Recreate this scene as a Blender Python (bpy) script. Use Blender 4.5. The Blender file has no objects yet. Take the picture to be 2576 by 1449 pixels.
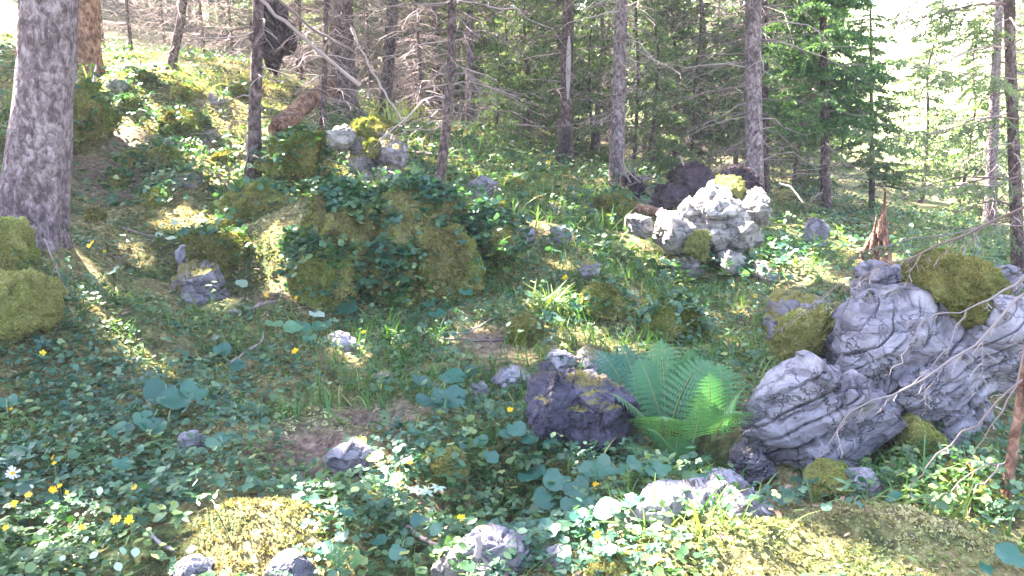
import bpy, math, random
import numpy as np
from mathutils import Vector
# ------------------------------------------------------------------ camera, sky, sun, exposure
SC = bpy.context.scene
COL = SC.collection
F = 2146.7                      # focal length in units of the 2576 px wide frame
HAZE = .0021
PITCH = math.radians(12.5)
cam_d = bpy.data.cameras.new('camera'); cam = bpy.data.objects.new('camera', cam_d); COL.objects.link(cam)
cam_d.sensor_width = 36; cam_d.lens = 30.0; cam_d.clip_start = .05; cam_d.clip_end = 2000
cam.location = (0, 0, 0); cam.rotation_euler = (math.pi/2-PITCH, 0, 0)
SC.camera = cam
SUN_AZ, SUN_EL = math.radians(-50), math.radians(52)     # azimuth from +Y towards +X
S = np.array([math.sin(SUN_AZ)*math.cos(SUN_EL), math.cos(SUN_AZ)*math.cos(SUN_EL), math.sin(SUN_EL)])
w = bpy.data.worlds.new('World'); SC.world = w; w.use_nodes = True
wn = w.node_tree.nodes; bg = wn['Background']; sky = wn.new('ShaderNodeTexSky')
sky.sky_type = 'NISHITA'; sky.sun_disc = False; sky.sun_elevation = SUN_EL; sky.sun_rotation = SUN_AZ
sky.air_density = 1.0; sky.dust_density = 1.5; sky.ozone_density = 1.0
w.node_tree.links.new(sky.outputs[0], bg.inputs[0]); bg.inputs[1].default_value = .064
sd = bpy.data.lights.new('sun', 'SUN'); so = bpy.data.objects.new('sun', sd); COL.objects.link(so)
sd.energy = 5.0; sd.angle = math.radians(.6); sd.color = (1, .93, .82)
so.rotation_euler = Vector(S).to_track_quat('Z', 'Y').to_euler()
vs = SC.view_settings; vs.view_transform = 'Standard'; vs.look = 'None'; vs.gamma = 1; vs.exposure = 4.35
cy = SC.cycles; cy.max_bounces = 6; cy.diffuse_bounces = 3; cy.glossy_bounces = 2; cy.transmission_bounces = 3
cy.transparent_max_bounces = 4; cy.sample_clamp_indirect = 6
rng = np.random.default_rng(7); random.seed(7)
U = rng.uniform
# ------------------------------------------------------------------ maths helpers
cP, sP = math.cos(PITCH), math.sin(PITCH)
def ray(px, py):
    """direction through picture point, scaled so that its Y is 1"""
    u = (np.asarray(px, float)-1288)/F; v = (724.5-np.asarray(py, float))/F
    y = cP+v*sP
    return np.stack([u/y, np.ones_like(u), (v*cP-sP)/y], -1)
def at(px, py, d): return ray(px, py)*np.asarray(d, float)[..., None]
def _h(ix, iy, iz, s):
    n = (ix*374761393+iy*668265263+iz*2147483647+s*1274126177) & 0xffffffff
    n = ((n ^ (n >> 13))*1274126177) & 0xffffffff
    n = ((n ^ (n >> 16))*2246822519) & 0xffffffff
    return ((n ^ (n >> 15)) & 0xffffff)/float(0xffffff)
def vnoise(p, s=0):
    p = np.asarray(p, float); i = np.floor(p).astype(np.int64); f = p-i; f = f*f*f*(f*(f*6-15)+10)
    r = 0
    for a in (0, 1):
        for b in (0, 1):
            for c in (0, 1):
                wgt = (f[..., 0] if a else 1-f[..., 0])*(f[..., 1] if b else 1-f[..., 1])*(f[..., 2] if c else 1-f[..., 2])
                r = r+wgt*_h(i[..., 0]+a, i[..., 1]+b, i[..., 2]+c, s)
    return r*2-1
def fbm(p, o=4, s=0, g=.5):
    r = 0; a = 1.; q = np.asarray(p, float)
    for k in range(o):
        r = r+a*vnoise(q, s+k*17); a *= g; q = q*2.03+3.1
    return r
def worley(p, s=0):
    p = np.asarray(p, float); i = np.floor(p).astype(np.int64)
    f1 = np.full(p.shape[0], 9.); f2 = f1.copy(); cid = np.zeros(p.shape[0]); sl = cid.copy()
    for a in (-1, 0, 1):
        for b in (-1, 0, 1):
            for c in (-1, 0, 1):
                j = i+np.array([a, b, c]); hx = [_h(j[:, 0], j[:, 1], j[:, 2], s+k) for k in range(4)]
                d = np.sqrt((j[:, 0]+hx[0]-p[:, 0])**2+(j[:, 1]+hx[1]-p[:, 1])**2+(j[:, 2]+hx[2]-p[:, 2])**2)
                m = d < f1; f2 = np.where(m, f1, np.minimum(f2, d)); cid = np.where(m, hx[3], cid); f1 = np.where(m, d, f1)
                sl = np.where(m, (p[:, 0]-j[:, 0]-hx[0])*(hx[1]*2-1)+(p[:, 1]-j[:, 1]-hx[1])*(hx[2]*2-1)+(p[:, 2]-j[:, 2]-hx[2])*(hx[3]*2-1), sl)
    return f1, f2, cid, sl
def nrm(a): return a/np.maximum(np.linalg.norm(a, axis=-1, keepdims=True), 1e-9)
def sst(a, b, x):
    t = np.clip((x-a)/(b-a), 0, 1); return t*t*(3-2*t)
# ------------------------------------------------------------------ mesh gathering
class Geo:
    def __init__(s): s.V = []; s.f3 = []; s.f4 = []; s.m3 = []; s.m4 = []; s.r = []; s.n = 0
    def add(s, V, f3=None, f4=None, rnd=None, mat=0):
        V = np.asarray(V, float).reshape(-1, 3)
        if len(V) == 0: return s
        s.V.append(V)
        s.r.append(np.full(len(V), .5) if rnd is None else np.broadcast_to(rnd, (len(V),)))
        if f3 is not None and len(f3): s.f3.append(np.asarray(f3)+s.n); s.m3.append(np.full(len(f3), mat))
        if f4 is not None and len(f4): s.f4.append(np.asarray(f4)+s.n); s.m4.append(np.full(len(f4), mat))
        s.n += len(V); return s
    def inst(s, T, pos, R, sc, rnd=None, mat=0):
        """copies of template T=(V,f3,f4) with rotations R (n,3,3), scales sc (n,) or (n,3)"""
        V, f3, f4 = T; n = len(pos)
        if n == 0: return s
        sc = np.asarray(sc, float); sc = sc[:, None, None] if sc.ndim == 1 else sc[:, None, :]
        W = np.einsum('nij,nkj->nki', R, V[None]*sc)+pos[:, None, :]
        off = (np.arange(n)*len(V))[:, None, None]
        g3 = (f3[None]+off).reshape(-1, 3) if f3 is not None and len(f3) else None
        g4 = (f4[None]+off).reshape(-1, 4) if f4 is not None and len(f4) else None
        return s.add(W.reshape(-1, 3), g3, g4, None if rnd is None else np.repeat(rnd, len(V)), mat)
    def tubes(s, P, R, sides=4, rnd=None, mat=0):
        """P (n,k,3) paths, R (n,k) radii"""
        P = np.asarray(P, float); R = np.asarray(R, float); n, k, _ = P.shape
        T = np.gradient(P, axis=1); T = nrm(T)
        m = nrm(P[:, -1]-P[:, 0]); ref = np.where(np.abs(m[:, 2:3]) > .8, np.array([[1., 0, 0]]), np.array([[0, 0, 1.]]))[:, None, :]
        A = nrm(np.cross(T, np.broadcast_to(ref, T.shape))); B = np.cross(T, A)
        th = np.arange(sides)*2*math.pi/sides
        W = P[:, :, None]+R[:, :, None, None]*(A[:, :, None]*np.cos(th)[None, None, :, None]+B[:, :, None]*np.sin(th)[None, None, :, None])
        i = np.arange(k-1)[:, None]*sides; j = np.arange(sides)[None]; j2 = (j+1) % sides
        q = np.stack([i+j, i+j2, i+sides+j2, i+sides+j], -1).reshape(-1, 4)
        q = (q[None]+(np.arange(n)*k*sides)[:, None, None]).reshape(-1, 4)
        return s.add(W.reshape(-1, 3), None, q, None if rnd is None else np.repeat(rnd, k*sides), mat)
    def build(s, name, mats, parent=None, loc=None, smooth=True):
        me = bpy.data.meshes.new(name)
        V = np.concatenate(s.V) if s.V else np.zeros((0, 3))
        if loc is not None: V = V-np.asarray(loc)
        f3 = np.concatenate(s.f3) if s.f3 else np.zeros((0, 3), int); f4 = np.concatenate(s.f4) if s.f4 else np.zeros((0, 4), int)
        me.vertices.add(len(V)); me.vertices.foreach_set('co', V.astype(np.float32).ravel())
        li = np.concatenate([f3.ravel(), f4.ravel()]).astype(np.int32)
        me.loops.add(len(li)); me.loops.foreach_set('vertex_index', li)
        nf = len(f3)+len(f4); me.polygons.add(nf)
        ls = np.concatenate([np.arange(len(f3))*3, len(f3)*3+np.arange(len(f4))*4]).astype(np.int32)
        me.polygons.foreach_set('loop_start', ls)
        for m in (mats if isinstance(mats, (list, tuple)) else [mats]): me.materials.append(m)
        mi = np.concatenate([np.concatenate(s.m3) if s.m3 else np.zeros(0), np.concatenate(s.m4) if s.m4 else np.zeros(0)]).astype(np.int32)
        me.polygons.foreach_set('material_index', mi)
        me.polygons.foreach_set('use_smooth', np.full(nf, smooth))
        me.update(calc_edges=True)
        a = me.attributes.new('rnd', 'FLOAT', 'POINT'); a.data.foreach_set('value', np.concatenate(s.r).astype(np.float32) if s.r else np.zeros(0, np.float32))
        o = bpy.data.objects.new(name, me); COL.objects.link(o)
        if parent is not None: o.parent = parent
        elif loc is not None: o.location = loc
        return o
def tag(o, label=None, cat=None, group=None, kind=None):
    for k, v in (('label', label), ('category', cat), ('group', group), ('kind', kind)):
        if v: o[k] = v
    return o
def thing(name, loc, label, cat, group=None):
    o = bpy.data.objects.new(name, None); COL.objects.link(o); o.location = loc; o.empty_display_size = .1
    return tag(o, label, cat, group)
def child(g, name, mats, root, smooth=True):
    """mesh whose geometry is in world space, parented to an unrotated root"""
    return g.build(name, mats, root, np.array(root.location), smooth)
def copy_tree(o, parent=None):
    c = o.copy(); COL.objects.link(c); c.parent = parent
    for ch in list(o.children): copy_tree(ch, c)
    return c
def rotm(yaw, pitch, roll):
    """n rotation matrices: roll about Y(own axis), pitch about X, then yaw about Z"""
    cz, sz, cx, sx, cy_, sy = np.cos(yaw), np.sin(yaw), np.cos(pitch), np.sin(pitch), np.cos(roll), np.sin(roll)
    o = np.zeros_like(cz); l = np.ones_like(cz)
    Rz = np.stack([cz, -sz, o, sz, cz, o, o, o, l], -1).reshape(-1, 3, 3)
    Rx = np.stack([l, o, o, o, cx, -sx, o, sx, cx], -1).reshape(-1, 3, 3)
    Ry = np.stack([cy_, o, sy, o, l, o, -sy, o, cy_], -1).reshape(-1, 3, 3)
    return Rz@Rx@Ry
def frame(Y, up):
    """rotation whose Y column is Y and Z column near up"""
    Y = nrm(Y); X = nrm(np.cross(Y, up)); Z = np.cross(X, Y)
    return np.stack([X, Y, Z], -1)
# ------------------------------------------------------------------ materials
def mat(name):
    m = bpy.data.materials.new(name); m.use_nodes = True; nt = m.node_tree
    return m, nt.nodes, nt.links, nt.nodes['Principled BSDF'], nt.nodes['Material Output']
def ramp(n, stops, interp='LINEAR'):
    r = n.new('ShaderNodeValToRGB'); r.color_ramp.interpolation = interp; e = r.color_ramp.elements
    while len(e) < len(stops): e.new(.5)
    for i, (p, c) in enumerate(stops): e[i].position = p; e[i].color = (*c, 1)
    return r
def noise_node(n, l, scale, detail=5, rough=.6, vec=None, dist=0):
    t = n.new('ShaderNodeTexNoise'); t.inputs['Scale'].default_value = scale; t.inputs['Detail'].default_value = detail
    t.inputs['Roughness'].default_value = rough; t.inputs['Distortion'].default_value = dist
    if vec is not None: l.new(vec, t.inputs['Vector'])
    return t
def geo_pos(n): return n.new('ShaderNodeNewGeometry')
def bump(n, l, b, h, dist, strength=1.):
    bn = n.new('ShaderNodeBump'); bn.inputs['Distance'].default_value = dist; bn.inputs['Strength'].default_value = strength
    l.new(h, bn.inputs['Height']); l.new(bn.outputs[0], b.inputs['Normal']); return bn
def leaf_mat(name, stops, trans=.35, rough=.45, spec=.4, tcol=(1.3, 1.5, .5), patch=None):
    m, n, l, b, out = mat(name)
    at_ = n.new('ShaderNodeAttribute'); at_.attribute_name = 'rnd'
    r = ramp(n, stops); l.new(at_.outputs['Fac'], r.inputs[0])
    if patch:
        gp_ = geo_pos(n); nz_ = noise_node(n, l, patch[0], 3, .6, gp_.outputs['Position']); rp_ = ramp(n, [(.44, (0, 0, 0)), (.60, (1, 1, 1))]); l.new(nz_.outputs[0], rp_.inputs[0])
        mp_ = n.new('ShaderNodeMix'); mp_.data_type = 'RGBA'; mp_.blend_type = 'MULTIPLY'; l.new(rp_.outputs[0], mp_.inputs[0]); l.new(r.outputs[0], mp_.inputs[6]); mp_.inputs[7].default_value = (*patch[1], 1); r = mp_
    col = r.outputs[2] if patch else r.outputs[0]
    l.new(col, b.inputs['Base Color']); b.inputs['Roughness'].default_value = rough
    b.inputs['Specular IOR Level'].default_value = spec
    t = n.new('ShaderNodeBsdfTranslucent'); mx = n.new('ShaderNodeMixShader'); mx.inputs[0].default_value = trans
    mu = n.new('ShaderNodeMix'); mu.data_type = 'RGBA'; mu.blend_type = 'MULTIPLY'; mu.inputs[0].default_value = 1
    l.new(col, mu.inputs[6]); mu.inputs[7].default_value = (*tcol, 1); l.new(mu.outputs[2], t.inputs[0])
    l.new(b.outputs[0], mx.inputs[1]); l.new(t.outputs[0], mx.inputs[2]); l.new(mx.outputs[0], out.inputs[0])
    return m
def rock_mat(name, lo, hi, moss=.3, mossc=((.10, .085, .022), (.21, .18, .05))):
    m, n, l, b, out = mat(name); g = geo_pos(n); P_ = g.outputs['Position']
    a = noise_node(n, l, 3.2, 8, .68, P_, .4); r = ramp(n, [(.34, lo), (.52, tuple((x+y)/2 for x, y in zip(lo, hi))), (.68, hi)]); l.new(a.outputs[0], r.inputs[0])
    # rusty and dark lichen flecks
    c = noise_node(n, l, 14, 5, .7, P_); rc = ramp(n, [(.62, (0, 0, 0)), (.72, (1, 1, 1))]); l.new(c.outputs[0], rc.inputs[0])
    mx = n.new('ShaderNodeMix'); mx.data_type = 'RGBA'; l.new(rc.outputs[0], mx.inputs[0]); l.new(r.outputs[0], mx.inputs[6]); mx.inputs[7].default_value = (lo[0]*.9, lo[1]*.72, lo[2]*.66, 1)
    # moss where the stone faces up
    s = n.new('ShaderNodeSeparateXYZ'); l.new(g.outputs['Normal'], s.inputs[0])
    mn = noise_node(n, l, 5, 5, .65, P_); ad = n.new('ShaderNodeMath'); ad.operation = 'MULTIPLY_ADD'; ad.inputs[1].default_value = 2.2; l.new(mn.outputs[0], ad.inputs[0]); l.new(s.outputs[2], ad.inputs[2])
    mr = n.new('ShaderNodeMapRange'); th = 2.35-1.7*moss; mr.inputs[1].default_value = th; mr.inputs[2].default_value = th+.22; l.new(ad.outputs[0], mr.inputs[0])
    mc = noise_node(n, l, 40, 4, .7, P_); rm = ramp(n, [(.3, mossc[0]), (.7, mossc[1])]); l.new(mc.outputs[0], rm.inputs[0])
    m2 = n.new('ShaderNodeMix'); m2.data_type = 'RGBA'; l.new(mr.outputs[0], m2.inputs[0]); l.new(mx.outputs[2], m2.inputs[6]); l.new(rm.outputs[0], m2.inputs[7])
    BASE = m2.outputs[2]; b.inputs['Roughness'].default_value = .85; b.inputs['Specular IOR Level'].default_value = .25
    v = n.new('ShaderNodeTexVoronoi'); v.feature = 'DISTANCE_TO_EDGE'; v.inputs['Scale'].default_value = 3.6; 
    wv = noise_node(n, l, 6, 4, .6, P_); vm = n.new('ShaderNodeVectorMath'); vm.operation = 'MULTIPLY_ADD'; l.new(wv.outputs['Color'], vm.inputs[0]); vm.inputs[1].default_value = (.5, .5, .5); l.new(P_, vm.inputs[2]); l.new(vm.outputs[0], v.inputs['Vector'])
    bm_ = n.new('ShaderNodeMapping'); bm_.inputs['Rotation'].default_value = (0, .62, 0); bm_.inputs['Scale'].default_value = (1.3, 2, 11); l.new(P_, bm_.inputs[0])
    bn_ = noise_node(n, l, 1.6, 5, .6, bm_.outputs[0], .6); br = ramp(n, [(.40, (0, 0, 0)), (.47, (1, 1, 1))]); l.new(bn_.outputs[0], br.inputs[0])
    rv = ramp(n, [(0, (0, 0, 0)), (.022, (1, 1, 1))]); l.new(v.outputs['Distance'], rv.inputs[0])
    fine = noise_node(n, l, 26, 8, .68, P_); sm = n.new('ShaderNodeMath'); sm.operation = 'MULTIPLY_ADD'; sm.inputs[1].default_value = .7; l.new(rv.outputs[0], sm.inputs[0]); l.new(fine.outputs[0], sm.inputs[2])
    cm = n.new('ShaderNodeMath'); cm.operation = 'MULTIPLY'; l.new(br.outputs[0], cm.inputs[0]); l.new(rv.outputs[0], cm.inputs[1]); cr = n.new('ShaderNodeMapRange'); cr.inputs[3].default_value = .55; cr.inputs[4].default_value = 1; l.new(cm.outputs[0], cr.inputs[0])
    m4 = n.new('ShaderNodeMix'); m4.data_type = 'RGBA'; l.new(cr.outputs[0], m4.inputs[0]); m4.inputs[6].default_value = (lo[0]*.25, lo[1]*.2, lo[2]*.22, 1); l.new(BASE, m4.inputs[7]); l.new(m4.outputs[2], b.inputs['Base Color'])
    sb = n.new('ShaderNodeMath'); sb.operation = 'MULTIPLY_ADD'; sb.inputs[1].default_value = .3; l.new(br.outputs[0], sb.inputs[0]); l.new(sm.outputs[0], sb.inputs[2])
    bump(n, l, b, sb.outputs[0], .016, 1.)
    return m
def fuzz_mat(name, c0, c1, c2, sc=18, rough=.95, bd=.03):
    m, n, l, b, out = mat(name); g = geo_pos(n); P_ = g.outputs['Position']
    a = noise_node(n, l, 2.3, 5, .65, P_); f = noise_node(n, l, sc, 6, .75, P_)
    ad = n.new('ShaderNodeMath'); ad.operation = 'MULTIPLY_ADD'; ad.inputs[1].default_value = .6; l.new(f.outputs[0], ad.inputs[0])
    hm = n.new('ShaderNodeMath'); hm.operation = 'MULTIPLY'; hm.inputs[1].default_value = .55; l.new(a.outputs[0], hm.inputs[0]); l.new(hm.outputs[0], ad.inputs[2])
    r = ramp(n, [(.42, c0), (.56, c1), (.72, c2)]); l.new(ad.outputs[0], r.inputs[0]); l.new(r.outputs[0], b.inputs['Base Color'])
    b.inputs['Roughness'].default_value = rough; b.inputs['Specular IOR Level'].default_value = .1
    bump(n, l, b, f.outputs[0], bd); return m
def bark_mat(name, c0, c1, c2, sc=1.):
    m, n, l, b, out = mat(name); tc = n.new('ShaderNodeTexCoord'); mp = n.new('ShaderNodeMapping'); mp.inputs['Scale'].default_value = (1, 1, .6); l.new(tc.outputs['Object'], mp.inputs[0])
    a = noise_node(n, l, 22*sc, 8, .75, mp.outputs[0], .5); big = noise_node(n, l, 3*sc, 3, .6, tc.outputs['Object'])
    v = n.new('ShaderNodeTexVoronoi'); v.feature = 'DISTANCE_TO_EDGE'; v.inputs['Scale'].default_value = 34*sc; l.new(mp.outputs[0], v.inputs['Vector'])
    v2 = n.new('ShaderNodeTexVoronoi'); v2.inputs['Scale'].default_value = 34*sc; l.new(mp.outputs[0], v2.inputs['Vector']); s2 = n.new('ShaderNodeSeparateXYZ'); l.new(v2.outputs['Color'], s2.inputs[0])
    f2 = n.new('ShaderNodeMath'); f2.operation = 'MULTIPLY_ADD'; f2.inputs[1].default_value = .11; l.new(s2.outputs[0], f2.inputs[0]); f2.inputs[2].default_value = -.06
    ad = n.new('ShaderNodeMath'); ad.operation = 'MULTIPLY_ADD'; ad.inputs[1].default_value = .5; l.new(big.outputs[0], ad.inputs[0]); hm = n.new('ShaderNodeMath'); hm.operation = 'MULTIPLY'; hm.inputs[1].default_value = .75; l.new(a.outputs[0], hm.inputs[0]); h2 = n.new('ShaderNodeMath'); h2.operation = 'ADD'; l.new(hm.outputs[0], h2.inputs[0]); l.new(f2.outputs[0], h2.inputs[1]); l.new(h2.outputs[0], ad.inputs[2]); ad.inputs[1].default_value = .3
    r = ramp(n, [(.43, c0), (.54, c1), (.63, c2)]); l.new(ad.outputs[0], r.inputs[0]); l.new(r.outputs[0], b.inputs['Base Color'])
    b.inputs['Roughness'].default_value = .9; b.inputs['Specular IOR Level'].default_value = .2
    s = n.new('ShaderNodeMath'); s.operation = 'MULTIPLY_ADD'; s.inputs[1].default_value = 2.; l.new(v.outputs['Distance'], s.inputs[0]); l.new(a.outputs[0], s.inputs[2])
    bump(n, l, b, s.outputs[0], .012/sc); return m
def plain_mat(name, stops, rough=.8):
    m, n, l, b, out = mat(name); a = n.new('ShaderNodeAttribute'); a.attribute_name = 'rnd'; r = ramp(n, stops); l.new(a.outputs['Fac'], r.inputs[0])
    l.new(r.outputs[0], b.inputs['Base Color']); b.inputs['Roughness'].default_value = rough; b.inputs['Specular IOR Level'].default_value = .2; return m
M_ROCK = rock_mat('lilac_limestone', (.10, .088, .115), (.36, .33, .375), .12)
M_ROCKM = rock_mat('mossy_limestone', (.12, .105, .13), (.36, .32, .36), .5)
M_ROCKL = rock_mat('pale_limestone', (.15, .13, .125), (.48, .43, .40), .14)
M_ROCKD = rock_mat('dark_limestone', (.014, .012, .022), (.12, .105, .16), .28)
M_MOSSB = fuzz_mat('moss_on_stone', (.045, .035, .02), (.13, .115, .05), (.29, .26, .12))
M_MOSSO = fuzz_mat('olive_moss_cushion', (.09, .09, .03), (.17, .165, .055), (.28, .27, .10), 30)
M_BARK = bark_mat('grey_spruce_bark', (.07, .046, .052), (.175, .13, .14), (.31, .25, .265), 1.25)
M_BARKB = bark_mat('brown_spruce_bark', (.035, .022, .024), (.10, .066, .066), (.21, .155, .15), 1.3)
M_BARKO = bark_mat('orange_bark', (.08, .035, .024), (.20, .105, .075), (.34, .20, .145), 1.)
M_TWIG = plain_mat('dead_twig_bark', [(0, (.08, .052, .052)), (.5, (.20, .145, .14)), (1, (.42, .33, .32))])
M_STICK = plain_mat('bleached_stick', [(0, (.10, .08, .085)), (1, (.34, .28, .28))])
M_ROOT = fuzz_mat('dark_root_soil', (.012, .008, .009), (.04, .026, .03), (.10, .07, .09), 12, .95, .05)
M_NEEDLE = leaf_mat('spruce_needles', [(0, (.045, .07, .045)), (.5, (.11, .155, .085)), (1, (.26, .32, .17))], .42, .55, .3)
M_NEEDLE2 = leaf_mat('sunlit_spruce_needles', [(0, (.035, .08, .035)), (.5, (.08, .16, .06)), (1, (.16, .26, .10))], .35, .55, .3)  # needle copy for the sunlit crown, sunlight put into its green
M_LEAF = leaf_mat('small_leaves', [(0, (.018, .055, .040)), (.45, (.045, .12, .075)), (.75, (.11, .19, .10)), (1, (.34, .40, .27))], .3, .42, .5, patch=(2.2, (1.5, 1.15, .55)))
M_BIG = leaf_mat('broad_leaves', [(0, (.02, .085, .065)), (.5, (.04, .135, .09)), (1, (.14, .25, .12))], .28, .38, .5)
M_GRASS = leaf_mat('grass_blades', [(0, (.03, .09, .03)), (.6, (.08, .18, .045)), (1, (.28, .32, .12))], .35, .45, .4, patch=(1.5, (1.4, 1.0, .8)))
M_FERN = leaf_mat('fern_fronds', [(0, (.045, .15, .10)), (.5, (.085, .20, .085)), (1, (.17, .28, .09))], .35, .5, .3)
M_TUFT = leaf_mat('moss_tufts', [(0, (.09, .07, .04)), (.35, (.24, .205, .11)), (.7, (.44, .40, .23)), (1, (.78, .73, .50))], .3, .8, .1, (1.3, 1.2, .5), patch=(2.6, (.66, .84, .62)))
M_TUFTS = leaf_mat('stone_moss_shoots', [(0, (.045, .036, .016)), (.35, (.14, .125, .042)), (.7, (.27, .25, .09)), (1, (.44, .42, .18))], .3, .8, .1, (1.3, 1.2, .5), patch=(4., (.70, .88, .6)))
M_LITTER = plain_mat('needle_litter', [(0, (.10, .058, .042)), (.6, (.27, .175, .13)), (1, (.56, .43, .35))])
M_YEL = leaf_mat('yellow_petals', [(0, (.75, .38, .01)), (1, (.95, .62, .02))], .3, .5, .2, (1.1, 1., .5))
M_WHITE = leaf_mat('white_petals', [(0, (.6, .58, .6)), (1, (.85, .83, .85))], .3, .5, .2, (1, 1, 1))
M_STALK = plain_mat('green_stalk', [(0, (.08, .13, .05)), (1, (.28, .30, .14))], .6)
M_PALE = leaf_mat('pale_and_sunlit_leaves', [(0, (.30, .40, .28)), (1, (.55, .62, .50))], .3, .4, .5, (1.1, 1.2, .8))  # pale leaves, and sunlit ones with the sunlight put into their colour
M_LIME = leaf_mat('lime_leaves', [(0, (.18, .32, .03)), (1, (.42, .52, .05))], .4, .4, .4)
# ------------------------------------------------------------------ terrain
CT = [(0,1449,2.15),(644,1449,2.1),(1288,1449,2.12),(1932,1449,2.0),(2576,1449,1.95),(0,1250,2.7),(700,1250,2.65),(1288,1250,2.75),(1900,1250,2.5),(2576,1250,2.5),
 (0,1050,3.3),(500,1050,3.4),(900,1050,3.45),(1400,1050,3.4),(1750,1050,3.3),(2200,1215,2.7),(2576,1100,3.0),
 (0,850,3.75),(150,850,3.9),(450,870,4.35),(900,850,4.5),(1400,850,4.5),(1800,850,4.6),
 (100,700,4.4),(230,700,4.7),(400,700,5.3),(700,720,5.3),(1250,700,5.6),(1500,700,5.7),(1750,700,6.1),(2050,680,6.6),
 (80,605,4.75),(170,620,4.9),(400,600,6.2),(700,600,6.1),(1300,600,6.8),(1500,600,7.1),(1700,640,7.2),(2200,655,7.6),(2450,640,8.5),
 (300,500,7),(600,500,7.2),(1000,525,6.2),(1300,510,8.3),(1500,500,9),(1750,530,9.2),(2100,560,10.5),(2400,560,14),
 (300,400,7.8),(600,400,8.1),(850,420,8.0),(1200,400,10),(1500,450,11),(1900,470,12),(2200,500,16),
 (250,300,8.8),(450,300,9.2),(750,310,9.8),(950,320,11),(1200,350,13),(1500,400,16),
 (300,150,11),(550,150,12),(800,215,13),(0,300,7.6),(0,150,11),(0,120,16),(1000,270,16),(1500,360,24),(2000,400,26),(2400,430,30)]
CT = np.array(CT, float); CP = at(CT[:, 0], CT[:, 1], CT[:, 2])
CW = np.array([(-8,4,-.2),(-10,12,1.3),(-14,25,3.2),(0,22,.2),(8,4,-1.7),(9,10,-2.1),(12,20,-2.4),(25,40,-3),(0,40,-.2),(-25,45,5),(0,.5,-1.38),(-4,0,-1.0),(4,0,-1.6),(0,-6,-1.6),(-8,-4,-.9),(8,-4,-1.9),
  (10,60,-2),(-10,70,2),(40,70,-2),(30,110,5),(70,120,6),(0,120,5),(-60,120,12),(100,100,4),(0,230,22),(120,230,24),(-150,230,26),(230,200,23),(-200,60,14),(200,60,5),(200,-40,0),(-200,-40,0),(0,-40,-1.6)], float)
CA = np.concatenate([CP, CW])
def _phi(A, B): return np.sqrt(((A[:, None]-B[None])**2).sum(-1)+.02)
_K = _phi(CA[:, :2], CA[:, :2]); _N = len(CA)
_A = np.zeros((_N+3, _N+3)); _A[:_N, :_N] = _K-np.eye(_N)*.12; _A[:_N, _N] = 1; _A[:_N, _N+1:] = CA[:, :2]; _A[_N:, :_N] = _A[:_N, _N:].T
_W = np.linalg.solve(_A, np.concatenate([CA[:, 2], np.zeros(3)]))
HUMPS = []   # (x, y, height, rx, ry)
def hump(px, py, d, h, r, ry=None):
    p = at(px, py, d); HUMPS.append((p[0], p[1], h, r, ry or r))
hump(330,840,4.15,.10,.55,.20); hump(800,1180,2.9,-.05,.3); hump(1320,1250,2.65,-.10,.25,.3); hump(650,1340,2.35,.10,.20,.16)
hump(2150,1370,2.2,.09,.34,.20); hump(1990,1235,2.78,-.10,.30,.14); hump(1800,1170,2.95,-.14,.16,.2); hump(2300,1150,2.95,-.08,.3,.15); hump(470,540,6.9,.12,.4); hump(430,260,9.6,.3,.7,.6); hump(600,330,8.7,-.1,.5); hump(1190,560,6.9,.15,.4,.4); hump(760,570,6.5,.12,.6,.4)
hump(900,660,6.0,.30,.70,.40); hump(1690,830,4.7,.10,.25,.2); hump(1540,750,5.3,.12,.2,.3); hump(1310,830,4.6,.07,.15,.15); hump(600,700,5.3,-.06,.4,.2); hump(1800,700,6.0,-.15,.35,.3)
def Hs(x, y):
    x = np.asarray(x, float).ravel(); y = np.asarray(y, float).ravel(); z = np.zeros(len(x))
    for i in range(0, len(x), 20000):
        q = np.stack([x[i:i+20000], y[i:i+20000]], -1); z[i:i+20000] = _phi(q, CA[:, :2])@_W[:_N]+_W[_N]+q@_W[_N+1:]
    for hx, hy, h, rx, ry in HUMPS: z += h*np.exp(-((x-hx)/rx)**2-((y-hy)/ry)**2)
    near = np.exp(-np.maximum(np.hypot(x, y)-14, 0)/20)
    p = np.stack([x, y, z*0], -1)
    b = fbm(p*1.9, 3, 5); b2 = np.abs(vnoise(p*5.3, 31)); b3 = vnoise(p*13, 44)
    return z+near*(.055*b+.035*(.5-b2)+.012*b3)+(1-near)*.5*fbm(p*.08, 3, 9)
def G(px, py, lift=0.):
    """ground point seen at a picture point (marched from the camera)"""
    r = ray(px, py); d = np.concatenate([np.arange(1.2, 20, .02), np.arange(20, 160, .4)]); q = r[None]*d[:, None]
    below = q[:, 2] < Hs(q[:, 0], q[:, 1]); i = int(np.argmax(below)) if below.any() else len(d)-1
    p = q[i].copy(); p[2] += lift; return p
def Hz(p):
    return float(Hs(np.array([p[0]]), np.array([p[1]]))[0])
# ground sheet: fine near the camera, growing to the horizon
def axis(lo, hi, step, end, g=1.09):
    a = list(np.arange(lo, hi, step)); s = step; v = a[-1]
    while v < end: s *= g; v += s; a.append(v)
    return a
xr = axis(0, 5.5, .032, 230); xs = np.array([-v for v in xr[:0:-1]]+xr)
yf = axis(1.4, 10, .03, 230); yb = axis(0, .3, .1, 40, 1.25); ys = np.array([1.4-v for v in yb[:0:-1]]+yf)
XX, YY = np.meshgrid(xs, ys); ZZ = Hs(XX, YY); nx, ny = len(xs), len(ys)
idx = np.arange(nx*ny).reshape(ny, nx); q = np.stack([idx[:-1, :-1], idx[:-1, 1:], idx[1:, 1:], idx[1:, :-1]], -1).reshape(-1, 4)
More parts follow.
